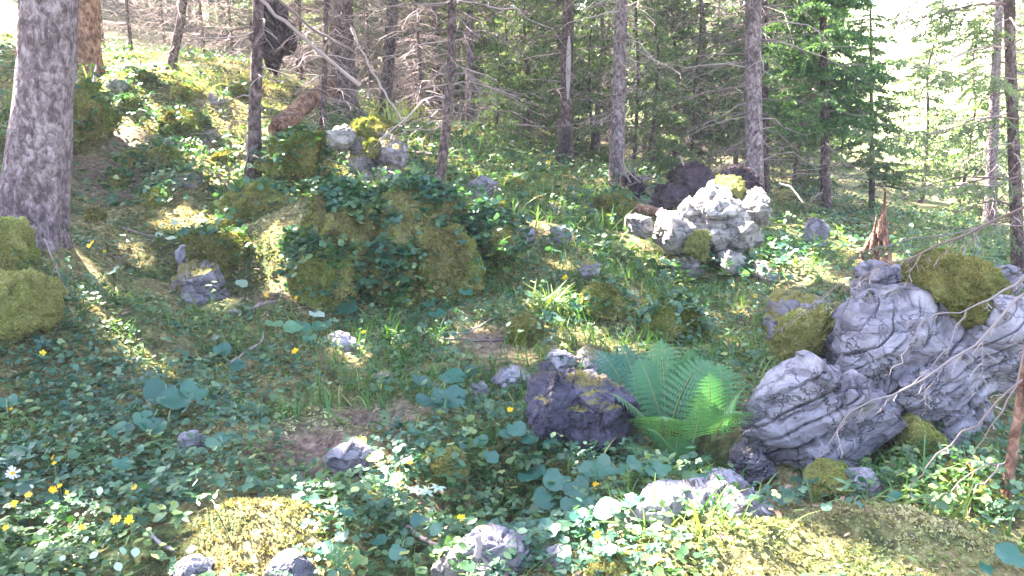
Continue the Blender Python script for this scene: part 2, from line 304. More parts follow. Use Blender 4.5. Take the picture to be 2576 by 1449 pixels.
# cover masks (world blobs given by the picture point they lie at): litter path, grass, leaves, moss
def blob(lst):
    o = []
    for px, py, rr, a in lst:
        p = G(px, py); o.append((p[0], p[1], rr*p[1], a))
    return o
B_LIT = blob([(780,1140,.07,1),(930,1060,.05,.9),(700,1190,.05,.8),(680,745,.045,1),(290,490,.045,.9),(250,430,.045,.9),(290,350,.04,.8),(1240,860,.05,.8),(1050,1260,.04,.8),(1700,250,.1,.6),(1010,1050,.04,.9),(1400,590,.04,.5),(860,1220,.04,.7)])
B_MOSS = blob([(60,800,.06,1),(180,800,.08,1),(160,720,.06,.8),(650,1330,.10,1.3),(2200,1350,.16,1.2),(2450,1350,.1,1),(1950,1400,.12,.6),(900,560,.14,.9),(800,600,.1,.9),(1150,640,.1,.9),(1690,820,.07,1.1),(1320,820,.05,1.1),(1540,750,.06,1),(430,260,.08,1),(600,520,.1,.8),(1120,580,.08,.6),(1340,600,.05,.8),(200,900,.06,.7),(420,400,.04,1),(350,300,.06,1),(1100,1170,.05,1.2),(500,200,.1,1)])
B_LEAF = blob([(150,1150,.22,1.2),(300,1000,.18,1),(500,1150,.14,1),(200,1350,.2,1.2),(1400,1230,.16,1.1),(600,960,.13,.7),(950,950,.12,.6),(1000,800,.12,.5),(1120,430,.06,.7),(1300,1400,.15,1),(900,1330,.12,1.1),(1750,690,.1,.6),(800,480,.1,.5),(2400,1220,.1,.6),(500,350,.06,.6),(1400,440,.08,.8)])
B_GRASS = blob([(1400,760,.08,1.1),(1550,680,.12,1.2),(1450,900,.14,1),(950,1000,.12,.9),(1100,960,.12,.9),(1500,560,.14,1),(1650,740,.1,1),(1000,880,.12,.7),(1300,600,.1,.7),(2300,1230,.08,1),(1700,1290,.06,.8),(1780,860,.1,1),(620,850,.12,.6),(1130,350,.06,.6),(1850,620,.1,.8)])
B_BARE = B_LIT+blob([(270,740,.022,.8),(310,800,.024,.8),(350,860,.024,.8),(410,915,.024,.8),(650,1330,.085,1.2),(2180,1340,.12,.7),(2450,1380,.08,.6),(1950,1400,.08,.4),(430,260,.05,.3),(580,400,.03,.4),(700,700,.05,.8)])
def mask(bl, x, y):
    m = np.zeros(len(x))
    for bx, by, r, a in bl: m = np.maximum(m, a*np.exp(-((x-bx)**2+(y-by)**2)/(r*r)))
    return m
g = Geo(); V = np.stack([XX.ravel(), YY.ravel(), ZZ], -1)
far = sst(40, 60, V[:, 1]+.0*V[:, 0])
g.add(V, None, q, rnd=np.clip(mask(B_LIT, V[:, 0], V[:, 1]), 0, 1))
# ground material
M_GROUND, n, l, b, out = mat('forest_floor'); gp = geo_pos(n); P_ = gp.outputs['Position']
a_ = n.new('ShaderNodeAttribute'); a_.attribute_name = 'rnd'
f_ = noise_node(n, l, 25, 7, .75, P_); c_ = noise_node(n, l, 2.2, 5, .6, P_)
rm = ramp(n, [(.33, (.04, .03, .02)), (.50, (.16, .13, .06)), (.66, (.38, .33, .16))]); l.new(f_.outputs[0], rm.inputs[0])
rg = ramp(n, [(.33, (.02, .024, .014)), (.55, (.07, .09, .035)), (.7, (.15, .17, .06))]); l.new(f_.outputs[0], rg.inputs[0])
rc_ = ramp(n, [(.45, (0, 0, 0)), (.58, (1, 1, 1))]); l.new(c_.outputs[0], rc_.inputs[0])
mx = n.new('ShaderNodeMix'); mx.data_type = 'RGBA'; l.new(rc_.outputs[0], mx.inputs[0]); l.new(rm.outputs[0], mx.inputs[6]); l.new(rg.outputs[0], mx.inputs[7])
rl = ramp(n, [(.33, (.04, .026, .022)), (.5, (.16, .105, .085)), (.68, (.34, .25, .20))]); l.new(f_.outputs[0], rl.inputs[0])
m2 = n.new('ShaderNodeMix'); m2.data_type = 'RGBA'; l.new(a_.outputs['Fac'], m2.inputs[0]); l.new(mx.outputs[2], m2.inputs[6]); l.new(rl.outputs[0], m2.inputs[7])
sx = n.new('ShaderNodeSeparateXYZ'); l.new(P_, sx.inputs[0]); mrn = n.new('ShaderNodeMapRange'); mrn.inputs[1].default_value = 26; mrn.inputs[2].default_value = 42; l.new(sx.outputs[1], mrn.inputs[0])
fm = noise_node(n, l, .6, 6, .7, P_); rf = ramp(n, [(.35, (.13, .17, .05)), (.65, (.28, .30, .11))]); l.new(fm.outputs[0], rf.inputs[0])
m3 = n.new('ShaderNodeMix'); m3.data_type = 'RGBA'; l.new(mrn.outputs[0], m3.inputs[0]); l.new(m2.outputs[2], m3.inputs[6]); l.new(rf.outputs[0], m3.inputs[7])
l.new(m3.outputs[2], b.inputs['Base Color']); b.inputs['Roughness'].default_value = .95; b.inputs['Specular IOR Level'].default_value = .1; bump(n, l, b, f_.outputs[0], .015)
tag(g.build('ground', M_GROUND), kind='structure')
# ------------------------------------------------------------------ sun patches: points that stay lit (gaps cut in the added canopy)
OUT_D, PIL_D = 6.6, 6.9
PATCH = []   # (point, radius)
def lit(px, py, r, d=None): PATCH.append((G(px, py) if d is None else at(px, py, d), r))
for a in [(1330,690,.08),(1420,660,.07),(1560,700,.09),(1640,690,.07),(1500,640,.10),(1450,560,.12),(1600,600,.1),(1200,830,.06),(1130,860,.05),(1560,870,.06),(1640,880,.05),(1750,740,.09),(1780,790,.06),(1330,900,.05),(1000,870,.05),(880,900,.05),(620,640,.08),(700,610,.08),(960,545,.09),(1120,560,.08),(1050,700,.06),(350,650,.06),(560,760,.06),(1850,860,.06),(1880,780,.06),(1300,480,.15),(1370,440,.2),(1260,420,.2),(600,1300,.12),(680,1310,.14),(700,1370,.14),(820,1340,.06),(240,140,.4),(310,130,.4),(380,140,.4),(470,150,.5),(560,150,.5),(330,220,.3),(410,230,.35),(520,230,.35),(600,220,.3),(250,250,.2),(640,300,.2),(560,320,.25),(470,300,.25),(560,440,.2),(520,420,.15),(560,1310,.10),(640,1330,.13),(740,1330,.12),(810,1300,.05),(620,1390,.10),(720,1400,.10),(100,1385,.045),(215,1390,.06),(330,1430,.03),(160,1430,.05),
          (245,700,.08),(262,735,.09),(290,770,.10),(310,800,.10),(335,835,.11),(360,870,.11),(390,900,.10),(425,930,.09),(215,665,.04),
          (480,555,.14),(540,590,.12),(410,570,.06),(270,170,.4),(340,180,.45),(430,190,.5),(520,180,.5),(600,170,.4),(350,250,.3),(300,290,.3),(480,240,.3),(560,270,.3),(640,250,.3),(290,330,.2),(420,330,.15),(520,370,.25),(580,400,.3),(640,430,.2),(600,350,.3),(680,380,.2),
          (1380,770,.12),(1440,790,.12),(1340,760,.08),(1480,830,.10),(1500,860,.06),(1660,785,.09),(1700,790,.07),(1420,840,.07),(960,1200,.06),(1080,1235,.04),(1140,1370,.05),(1500,1180,.0),
          (1600,1400,.16),(1750,1420,.2),(1900,1420,.18),(1650,1340,.08),(1850,1330,.09),(2000,1330,.10),(2060,1300,.07),(2300,1360,.12),(2400,1300,.08),(2450,1400,.10),(2200,1430,.10),(2520,1340,.05),
          (1070,385,.3),(1160,420,.2),(1240,480,.15),(1000,370,.2),(1340,560,.15),(1400,590,.12),(1550,500,.12),(1480,450,.3),(1230,570,.12),(1600,640,.1),(2050,600,.4),(2150,620,.4),(2000,650,.2),(1900,690,.12),(700,700,.1),(780,735,.12),(900,870,.05),(1460,930,.05),(1520,1000,.04),(1580,1250,.05)]:
    if a[2] > 0: lit(*a)
for a in [(1790,520,.38,OUT_D),(1850,560,.30,OUT_D),(1910,500,.25,OUT_D),(1740,560,.28,OUT_D),(1680,560,.2,OUT_D),(1860,620,.18,OUT_D),(1880,660,.1,OUT_D),(1820,480,.3,OUT_D+.3),(840,322,.16,PIL_D),(860,400,.07,PIL_D),(740,390,.08,PIL_D),(900,300,.2,PIL_D),(820,170,.15,8.3),(805,280,.1,8.2),(620,300,.1,7),
          (430,60,.3,11),(460,20,.3,11),(210,90,.12,10),(1040,430,.2,6.2),(1100,300,.1,6),(1430,180,.3,12),(1640,1225,.09,2.6),(1760,1200,.06,2.6),(910,1120,.05,2.8),(950,1150,.06,2.7),(2525,1280,.06,2.5),(2440,1260,.06,2.4),(2190,600,.2,7),(2290,800,.0,3),(2080,60,.9,11),(2085,200,.6,11),(600,60,.6,14),(750,50,.5,14),(900,60,.5,14),(980,430,.05,7),(1420,1030,.05,3),(480,1440,.08,2.1),(1180,1425,.08,2.1),(1240,1440,.05,2.1),
          (1780,1010,.06,3.0),(900,1100,.04,2.9),(1500,970,.06,3.3),(2170,560,.15,7.2)]:
    if a[1] and a[2] > 0: lit(*a)
PC = np.array([p for p, r in PATCH]); PR = np.array([r for p, r in PATCH])
def in_gap(q, extra=.12):
    """is the point within a lit tube"""
    q = np.asarray(q); out = np.zeros(len(q), bool)
    for i in range(0, len(q), 20000):
        d = q[i:i+20000, None]-PC[None]; t = d@S; perp = np.linalg.norm(d-t[..., None]*S, axis=-1)
        out[i:i+20000] = ((perp < PR[None]+extra) & (t > .5)).any(1)
    return out
# ------------------------------------------------------------------ air
hg = Geo(); lo_, hi_ = np.array([-262., -60., -14.]), np.array([262., 262., 31.]); cv = np.array([[x, y, z] for x in (0, 1) for y in (0, 1) for z in (0, 1)], float)
hg.add(lo_+cv*(hi_-lo_), None, np.array([[0, 1, 3, 2], [4, 6, 7, 5], [0, 4, 5, 1], [2, 3, 7, 6], [0, 2, 6, 4], [1, 5, 7, 3]]))
mh = bpy.data.materials.new('haze'); mh.use_nodes = True; mh.node_tree.nodes.clear(); hv = mh.node_tree.nodes.new('ShaderNodeVolumePrincipled'); ho = mh.node_tree.nodes.new('ShaderNodeOutputMaterial')
hv.inputs['Color'].default_value = (.95, .95, 1, 1); hv.inputs['Density'].default_value = HAZE; hv.inputs['Anisotropy'].default_value = .2; mh.node_tree.links.new(hv.outputs[0], ho.inputs['Volume'])
tag(hg.build('haze', mh, smooth=False), kind='stuff')
# ------------------------------------------------------------------ trees
def trunk_geo(g, pts, r0, r1, sides=14, k=40, flare=.5, seed=0, rough=.05, hf=.35):
    """bark-covered trunk through control points pts (m,3) with flare at the foot"""
    pts = np.asarray(pts, float); t = np.linspace(0, 1, len(pts)); u = np.linspace(0, 1, k)**1.5
    P = np.stack([np.interp(u, t, pts[:, i]) for i in range(3)], -1)
    if len(pts) > 2:
        for _ in range(3): P[1:-1] = (P[:-2]+2*P[1:-1]+P[2:])/4
    h = P[:, 2]-P[0, 2]; R = r0+(r1-r0)*np.clip(h/max(h[-1], .1), 0, 1)+r0*flare*np.exp(-h/hf)
    th = np.arange(sides)*2*math.pi/sides; c, s_ = np.cos(th), np.sin(th)
    lob = 1+.35*np.exp(-h/hf)[:, None]*vnoise(np.stack(np.broadcast_arrays(c[None]*1.8+seed, s_[None]*1.8, 0*h[:, None]), -1))
    nz = fbm(np.stack([np.broadcast_to(c*3.1, (k, sides)), np.broadcast_to(s_*3.1, (k, sides)), np.broadcast_to(h[:, None]*2.5/max(r0*8, .3), (k, sides))], -1)+seed, 4, seed, .65)
    RR = R[:, None]*lob*(1+rough*nz)
    W = np.stack([P[:, None, 0]+RR*c, P[:, None, 1]+RR*s_, np.broadcast_to(P[:, None, 2], RR.shape)], -1)
    i = np.arange(k-1)[:, None]*sides; j = np.arange(sides)[None]; j2 = (j+1) % sides
    g.add(W.reshape(-1, 3), None, np.stack([i+j, i+j2, i+sides+j2, i+sides+j], -1).reshape(-1, 4))
    return P, R
def branches(P, R, z0, z1, step, L0, L1, up=.1, droop=.35, per=4, seed=0, k=7, wig=.04):
    """branch paths (n,k,3) and radii springing from trunk P between heights z0 and z1 above its foot"""
    r = np.random.default_rng(seed); h = P[:, 2]-P[0, 2]; zs = np.arange(z0, z1, step)
    zz = np.repeat(zs, per)+r.uniform(-.5, .5, len(zs)*per)*step*.8; n = len(zz); az = r.uniform(0, 2*math.pi, n)
    f = np.clip((zz-z0)/max(z1-z0, .1), 0, 1); L = (L0+(L1-L0)*f)*r.uniform(.45, 1.1, n)
    b = np.stack([np.interp(zz, h, P[:, i]) for i in range(3)], -1); b[:, 2] = P[0, 2]+zz
    d = np.stack([np.cos(az), np.sin(az), 0*az], -1); t = np.linspace(0, 1, k)[None, :, None]
    dr = (droop*r.uniform(.5, 1.5, n))[:, None, None]; u_ = (up*r.uniform(-.5, 1.6, n))[:, None, None]
    Lb = L[:, None, None]; Q = b[:, None]+d[:, None]*t*Lb
    Q[..., 2] += (Lb*(u_*t-dr*t*t+.12*t**3))[..., 0]
    w_ = r.normal(0, 1, (n, k, 3)); w_[:, 0] = 0; Q += np.cumsum(w_, 1)*wig*Lb*.5
    rad = (np.clip(.007*L+.002, .003, .02))[:, None]*(1-.8*np.linspace(0, 1, k))[None]
    return Q, rad, L
def twigs(Q, L, m, tl, seed=0, hang=.3, k=4, t0=.15):
    """side twigs on branch paths"""
    r = np.random.default_rng(seed); n, kk, _ = Q.shape
    t = np.clip(np.linspace(t0, .98, m)[None]+r.uniform(-.03, .03, (n, m)), 0, .999); x = t*(kk-1); i = x.astype(int); f = (x-i)[..., None]
    bi = np.arange(n)[:, None]; B = Q[bi, i]*(1-f)+Q[bi, i+1]*f; T = nrm(Q[bi, i+1]-Q[bi, i])
    side = nrm(np.cross(T, [0, 0, 1.]))*np.where((np.arange(m) % 2)[None, :, None] == 0, 1, -1)
    D = nrm(T*r.uniform(.4, 1., (n, m, 1))+side*r.uniform(.5, 1.1, (n, m, 1))+np.array([0, 0, -1.])*hang*r.uniform(0, 1.6, (n, m, 1)))
    l_ = tl*L[:, None]*(1.05-t*.8)*r.uniform(.5, 1.2, (n, m)); s = np.linspace(0, 1, k)[None, None, :, None]
    W = B[:, :, None]+D[:, :, None]*s*l_[..., None, None]; W[..., 2] -= hang*.5*(l_[..., None]*s[..., 0]**2)
    j = r.normal(0, .035, W.shape); j[:, :, 0] = 0; W += j*l_[..., None, None]
    return W.reshape(-1, k, 3), l_.ravel()
def needles(g, W, l_, per_m, ln, wd, seed=0, mat=0, flat=.6):
    """needle blades along twig paths W (n,k,3)"""
    r = np.random.default_rng(seed); cnt = np.maximum((l_*per_m).astype(int), 3); o = np.repeat(np.arange(len(W)), cnt); n = len(o)
    if n == 0: return
    k = W.shape[1]; x = r.uniform(0, .999, n)*(k-1); i = x.astype(int); f = (x-i)[:, None]
    B = W[o, i]*(1-f)+W[o, i+1]*f; T = nrm(W[o, i+1]-W[o, i])
    v = r.normal(0, 1, (n, 3)); v[:, 2] *= flat; v = nrm(v-T*(v*T).sum(1, keepdims=True)); D = nrm(T*r.uniform(.5, 1.2, (n, 1))+v)
    s = nrm(np.cross(D, r.normal(0, 1, (n, 3)))); le = ln*r.uniform(.6, 1.3, (n, 1)); wi = wd*r.uniform(.7, 1.3, (n, 1))
    A = np.stack([B, B+D*le*.45+s*wi, B+D*le, B+D*le*.45-s*wi], 1)
    tone = np.clip(.25+.5*(r.uniform(0, 1, len(W))[o])+r.normal(0, .12, n)+.25*vnoise(B*1.3, seed), 0, 1)
    g.add(A.reshape(-1, 3), None, (np.arange(n)[:, None]*4+np.arange(4)[None]), np.repeat(tone, 4), mat)
def pathpts(px, py0, toppx, H=9., d=None, mid=None, dl=0.):
    """trunk control points: foot on the ground at (px,py0), leaning to cross the frame's top at toppx"""
    b = G(px, py0) if d is None else at(px, py0, d)
    if d is not None: b[2] = Hz(b)
    b = b-np.array([0, 0, .06]); t = at(toppx, 0, b[1]); k = (t[0]-b[0])/(t[2]-b[2])
    pts = [b]
    if mid is not None:
        for mx_, my_ in mid: pts.append(at(mx_, my_, b[1]))
    pts.append(t+np.array([0, dl*(t[2]-b[2]), 0])); hl = H-(t[2]-b[2])
    for s in (.5, 1.): pts.append(t+np.array([k*.5*hl*s, dl*hl, hl*s]))
    P = np.array(pts); h = P[:, 2]-P[0, 2]; u = np.linspace(0, 1, 14)*h[-1]   # even spacing in height
    return np.stack([np.interp(u, h, P[:, i]) for i in range(3)], -1)
def prune(g):
    """open the sun gaps in the needle faces gathered last"""
    if g.f4 and len(g.f4[-1]) > 10:
        V = np.concatenate(g.V); k = ~in_gap(V[g.f4[-1]].mean(1), .02); g.f4[-1] = g.f4[-1][k]; g.m4[-1] = g.m4[-1][k]
CAN = []      # canopy carriers: (trunk path)
def near_tree(name, label, px, py, top, r, H, bark, seed, dead=(.5, 4.5, .16, .9, 1.3), live=None, d=None, mid=None, flare=.4, sides=12, cat='tree', grp=None, k=40, rough=.06, twm=7, needle_lod=(170, .035, .006), hang=.35, own_gap=False):
    pts = pathpts(px, py, top, H, d, mid); root = thing(name, pts[0], label, cat, grp)
    g = Geo(); P, R = trunk_geo(g, pts, r, r*.35, sides, k, flare, seed, rough); child(g, 'trunk', bark, root)
    if dead:
        z0, z1, st, L0, L1 = dead; Q, rad, L = branches(P, R, z0, z1, st, L0, L1, .05, .4, 3, seed+1, wig=.07)
        g = Geo(); rr = np.random.default_rng(seed+2); g.tubes(Q, rad, 5, rr.uniform(0, 1, len(Q)))
        W, l_ = twigs(Q, L, twm, .42, seed+3, hang); g.tubes(W, np.clip(.006*l_+.0022, .002, .006)[:, None]*np.array([1, .8, .6, .3])[None], 3, rr.uniform(0, 1, len(W)))
        child(g, 'dead_branches', M_TWIG, root)
    if live:
        z0, z1, st, L0, L1 = live; Q, rad, L = branches(P, R, z0, z1, st, L0, L1, .12, .3, 3, seed+5)
        keep = ~in_gap(Q[:, 3], .1) | own_gap; Q, rad, L = Q[keep], rad[keep], L[keep]
        g = Geo(); g.tubes(Q, rad, 4, np.full(len(Q), .2), 1); W, l_ = twigs(Q, L, 12, .5, seed+6, .25); g.tubes(W, np.full((len(W), 4), .003), 3, np.full(len(W), .2), 1)
        needles(g, W, l_, *needle_lod, seed=seed+7); (None if own_gap else prune(g)); child(g, 'crown', [M_NEEDLE2 if own_gap else M_NEEDLE, M_TWIG], root)
    CAN.append((root, P)); return root, P, R
# --- the trunks one can point at
near_tree('spruce_tree', 'thick grey scaly trunk beside the moss cushions at left edge', 68, 600, 134, .150, 13, M_BARK, 11, dead=(3.2, 6, .3, .8, 1.2), flare=.55, sides=40, k=150, rough=.05, d=4.75)
near_tree('spruce_tree', 'orange-brown trunk just behind the thick grey scaly one', 214, 165, 220, .135, 12, M_BARKO, 21, dead=(1.3, 2.6, .3, .5, .8), sides=18, d=10.2, flare=.5)
near_tree('spruce_tree', 'slender leaning spruce on the sunny slope with pale broken twigs', 425, 150, 466, .05, 9, M_BARKB, 31, dead=(.2, 5, .10, .8, 1.0), d=11)
near_tree('spruce_tree', 'thin grey-brown trunk rising from sunlit plants left of the leaning log', 630, 352, 655, .052, 9, M_BARKB, 41, dead=(.4, 5, .22, .7, 1.1), d=7.3, mid=[(640, 200)])
near_tree('spruce_tree', 'very thin dead stem with bleached twigs behind the white-capped stone', 805, 310, 822, .028, 7, M_BARKB, 51, dead=(.1, 4, .10, .6, .8), d=8.6)
near_tree('spruce_tree', 'stout purple-brown trunk hung with dead twigs behind the stone pile', 868, 300, 862, .13, 12, M_BARKB, 61, dead=(.5, 5, .12, .9, 1.6), d=11, sides=18)
near_tree('spruce_tree', 'dark mossy trunk standing between the stone pile and the thicket', 963, 290, 990, .085, 10, M_BARKB, 71, dead=(.4, 5, .12, .9, 1.5), live=(1.6, 5, .3, 1.0, 1.3), d=12)
near_tree('young_spruce', 'slim curved dark spruce rooted on the big moss mound', 1091, 512, 1130, .034, 6, M_BARKB, 81, dead=(.7, 3.2, .09, .75, .9), live=(1.5, 4.5, .15, .9, .9), d=6.15, mid=[(1106, 440), (1124, 330), (1133, 220), (1148, 110)], flare=.2, needle_lod=(200, .02, .0035))
near_tree('spruce_tree', 'faint grey trunk in the thicket right of the slim curved spruce', 1182, 340, 1182, .07, 10, M_BARK, 91, dead=(.3, 5, .12, .9, 1.4), live=(1.9, 6, .3, 1.2, 1.6), d=14)
pt_, pP, pR = near_tree('spruce_tree', 'straight trunk with a pale peeled strip and a dark-painted hollow', 1421, 458, 1430, .085, 12, M_BARKB, 101, dead=(1., 5, .14, .9, 1.3), live=(2.4, 7, .3, 1.1, 1.5), d=11.5)
for nm_, z0_, z1_, w_, mt_ in (('peeled_wood', .95, 1.75, .034, M_STICK), ('hollow', .25, .62, .045, M_ROOT)):  # hollow is a raised dark patch, its inner shade put into the colour
    zz_ = pP[0, 2]+np.linspace(z0_, z1_, 9); rr_ = np.interp(zz_, pP[:, 2], pR); q_ = np.stack([np.interp(zz_, pP[:, 2], pP[:, 0])+.012, np.interp(zz_, pP[:, 2], pP[:, 1])-rr_*1.03, zz_], -1)
    g = Geo(); g.tubes(q_[None], (w_*np.sin(np.linspace(.15, 2.99, 9))**.6)[None], 10, np.array([.95])); g.V[0][:, 1] = q_[0, 1]+(g.V[0][:, 1]-q_[0, 1])*.45; child(g, nm_, mt_, pt_)
near_tree('spruce_tree', 'straight blue-grey trunk just left of the dark root plate', 1550, 478, 1563, .085, 12, M_BARK, 111, dead=(.8, 5, .14, .8, 1.3), live=(2.6, 7, .3, 1.1, 1.5), d=10.3, sides=18)
near_tree('spruce_tree', 'thickest trunk right of centre, rising behind the pale outcrop', 1903, 462, 1893, .105, 12, M_BARK, 121, dead=(.6, 5, .13, 1.0, 1.5), live=(2.8, 7, .3, 1.1, 1.5), d=10.2, sides=18)
near_tree('spruce_tree', 'darker narrow trunk half hidden behind the thickest right one', 1926, 455, 1922, .06, 11, M_BARKB, 131, dead=(.4, 5, .1, .9, 1.3), d=11.6)
# lush young spruce in light, and the one at the right edge with long sweeping boughs
near_tree('young_spruce', 'bushy bright green spruce crown beside the bright meadow gap', 2085, 470, 2070, .06, 5.2, M_BARKB, 141, dead=(.2, 2, .12, .8, .9), live=(1.15, 5.0, .075, 1.1, .4), d=11, needle_lod=(230, .05, .010), own_gap=True)
near_tree('young_spruce', 'dark low spruce standing against the meadow left of the broken stump', 2200, 480, 2190, .04, 3.0, M_BARKB, 151, dead=(.1, 1, .12, .6, .6), live=(.5, 2.9, .09, .9, .3), d=12.5, needle_lod=(210, .04, .008))
rt, PR_, RR_ = near_tree('spruce_tree', 'reddish thin spruce at right edge with long drooping needled boughs', 2590, 560, 2535, .045, 8, M_BARKB, 161, dead=(.6, 4, .16, .9, 1.2), live=(2.2, 6, .2, 1.1, 1.2), d=6.4, needle_lod=(180, .028, .005))
def bough(root, pts, r0, name, m=16, tl=.22, live=True, seed=0, lod=(200, .026, .005), mt=None, hang=.5):
    pts = np.array(pts); u = np.linspace(0, 1, 12); t = np.linspace(0, 1, len(pts)); P = np.stack([np.interp(u, t, pts[:, i]) for i in range(3)], -1)
    P[1:-1] = (P[:-2]+2*P[1:-1]+P[2:])/4; rr = np.random.default_rng(seed)
    P[1:] += rr.normal(0, .006, (11, 3)); L = np.array([np.linalg.norm(P[-1]-P[0])])
    g = Geo(); g.tubes(P[None], .46*r0*(1-.75*u)[None]*rr.uniform(.8, 1.25, 12), 6, np.array([.4]), 1 if live else 0)
    W, l_ = twigs(P[None], L, m, tl, seed+1, hang, t0=.12); g.tubes(W, np.clip(.004*l_+.0014, .0014, .004)[:, None]*np.array([1, .8, .6, .35])[None], 4, rr.uniform(.2, 1, len(W)), 1 if live else 0)
    W2, l2 = twigs(W, l_, 5, .5, seed+2, hang*.6); g.tubes(W2, np.full((len(W2), 4), .0016), 3, rr.uniform(.2, 1, len(W2)), 1 if live else 0)
    if live: needles(g, np.concatenate([W, W2]), np.concatenate([l_, l2]), *lod, seed=seed+3)
    return child(g, name, ([M_NEEDLE, M_TWIG] if live else (mt or M_TWIG)), root)
A3 = lambda l_: [at(*a) for a in l_]
bough(rt, A3([(2566,300,6.4),(2500,290,6.2),(2380,330,6),(2250,345,5.8),(2140,320,5.7)]), .016, 'bough', 22, .2, True, 5)
bough(rt, A3([(2570,440,6.4),(2500,470,6.1),(2390,465,5.8),(2250,480,5.6)]), .013, 'bough', 20, .2, True, 15)
bough(rt, A3([(2578,568,6.4),(2480,565,6),(2400,590,5.8),(2280,600,5.6),(2150,640,5.5)]), .018, 'bough', 24, .18, True, 25)
bough(rt, A3([(2556,120,6.4),(2480,60,6.2),(2400,50,6.1),(2300,90,6)]), .014, 'bough', 20, .22, True, 35)
bough(rt, A3([(2560,200,6.4),(2480,190,6.0),(2380,180,5.7),(2260,150,5.5)]), .014, 'bough', 20, .22, True, 45)
near_tree('spruce_tree', 'grey trunk seen through boughs beyond the right-edge spruce', 2510, 420, 2512, .08, 10, M_BARK, 171, dead=(.5, 5, .2, .9, 1.3), live=(2.5, 7, .25, 1.3, 1.6), d=13)
# sapling at the bottom right with bare dead branches reaching over the boulder
sp_pts = A3([(2515,1345,2.45),(2530,1250,2.46),(2550,1120,2.5),(2572,980,2.52),(2590,860,2.55),(2605,700,2.6),(2640,300,2.7)]); sp_pts[0][2] = Hz(sp_pts[0])-.03
sp_pts.append(sp_pts[-1]+np.array([.1, .1, 1.2]))
sap = thing('sapling', sp_pts[0], 'thin reddish dead sapling with bare twigs at lower right corner', 'tree')
g = Geo(); trunk_geo(g, sp_pts, .016, .009, 12, 40, .3, 5, .08, .1); child(g, 'trunk', M_BARKO, sap)
bough(sap, A3([(2572,955,2.52),(2450,1060,2.45),(2350,1155,2.4),(2285,1240,2.36)]), .009, 'branch', 3, .12, False, 61, hang=.1)
bough(sap, A3([(2592,800,2.55),(2560,960,2.5),(2500,1050,2.46),(2470,1120,2.44),(2430,1170,2.42)]), .008, 'branch', 3, .1, False, 62, hang=.1)
bough(sap, A3([(2545,1150,2.5),(2490,1200,2.44),(2450,1230,2.41),(2430,1300,2.38)]), .008, 'branch', 2, .06, False, 63, M_STICK and (200, .02, .005), M_STICK, .1)
bough(sap, A3([(2540,1165,2.5),(2450,1180,2.44),(2380,1240,2.4),(2340,1280,2.36)]), .006, 'branch', 3, .1, False, 64, hang=.1)
bough(sap, A3([(2600,720,2.6),(2520,800,2.55),(2420,900,2.5),(2290,980,2.46),(2160,1020,2.42),(2110,1060,2.4),(2085,1150,2.38)]), .010, 'branch', 9, .16, False, 65, mt=M_STICK, hang=.8)
bough(sap, A3([(2610,650,2.6),(2540,730,2.6),(2430,780,2.58),(2350,797,2.56),(2270,803,2.55)]), .009, 'branch', 4, .14, False, 66, mt=M_STICK, hang=.5)
bough(sap, A3([(2430,780,2.58),(2390,860,2.56),(2340,930,2.54),(2250,1000,2.52)]), .006, 'branch', 4, .1, False, 68, mt=M_STICK, hang=.4)
bough(sap, A3([(2330,800,2.56),(2290,860,2.54),(2260,920,2.53),(2225,945,2.52)]), .005, 'branch', 3, .1, False, 69, mt=M_STICK, hang=.3)
bough(sap, A3([(2640,480,2.7),(2520,560,2.9),(2380,600,3.1),(2250,660,3.2),(2130,700,3.3),(2060,750,3.35),(1930,850,3.4)]), .011, 'branch', 16, .13, False, 67, hang=.6)
# --- the crowded trees behind: six kinds, each copied
def far_kind(seed, H, r, dead, live, bark, lod):
    root = thing('spruce_tree', (0, 0, 0), 'x', 'tree'); g = Geo(); rr = np.random.default_rng(seed)
    pts = np.array([[rr.normal(0, .02)*i, rr.normal(0, .02)*i, H*i/7-.1] for i in range(8)]); pts[0] = (0, 0, -.15)
    P, R = trunk_geo(g, pts, r, r*.2, 8, 24, .4, seed); g.build('trunk', bark, root)
    if dead:
        Q, rad, L = branches(P, R, *dead, .05, .4, 4, seed+1, k=5, wig=.08); g = Geo(); g.tubes(Q, rad, 3, rr.uniform(0, 1, len(Q)))
        W, l_ = twigs(Q, L, 7, .45, seed+3, .4, 3); g.tubes(W, np.array([.0038, .0028, .0016])[None].repeat(len(W), 0), 3, rr.uniform(0, 1, len(W))); g.build('dead_branches', M_TWIG, root)
    if live is None: return root
    Q, rad, L = branches(P, R, *live, .1, .35, 4, seed+5, k=5); g = Geo(); g.tubes(Q, rad, 3, np.full(len(Q), .2), 1)
    W, l_ = twigs(Q, L, 11, .5, seed+6, .3, 3); needles(g, W, l_, *lod, seed=seed+7); g.build('crown', [M_NEEDLE, M_TWIG], root)
    return root
KINDS = [far_kind(1, 9, .08, (.3, 2.2, .2, 1.2, 1.5), (1.5, 8.8, .28, 1.5, .3), M_BARKB, (46, .10, .020)),
         far_kind(2, 8, .07, (.2, 3.0, .15, 1.1, 1.4), (2.2, 7.8, .26, 1.5, .3), M_BARK, (46, .10, .020)),
         far_kind(3, 6, .05, (.1, 1.2, .2, .8, 1.0), (.9, 5.9, .2, 1.4, .2), M_BARKB, (70, .08, .017)),
         far_kind(4, 4, .035, None, (.2, 3.9, .16, 1.1, .15), M_BARKB, (80, .07, .014)),
         far_kind(5, 10, .11, (.4, 4.5, .25, 1.3, 1.7), (3.9, 9.8, .3, 1.7, .3), M_BARKB, (46, .10, .022)),
         far_kind(6, 7, .04, (.1, 5.0, .09, .9, 1.1), (4.6, 6.9, .3, .9, .3), M_BARKB, (46, .08, .018))]
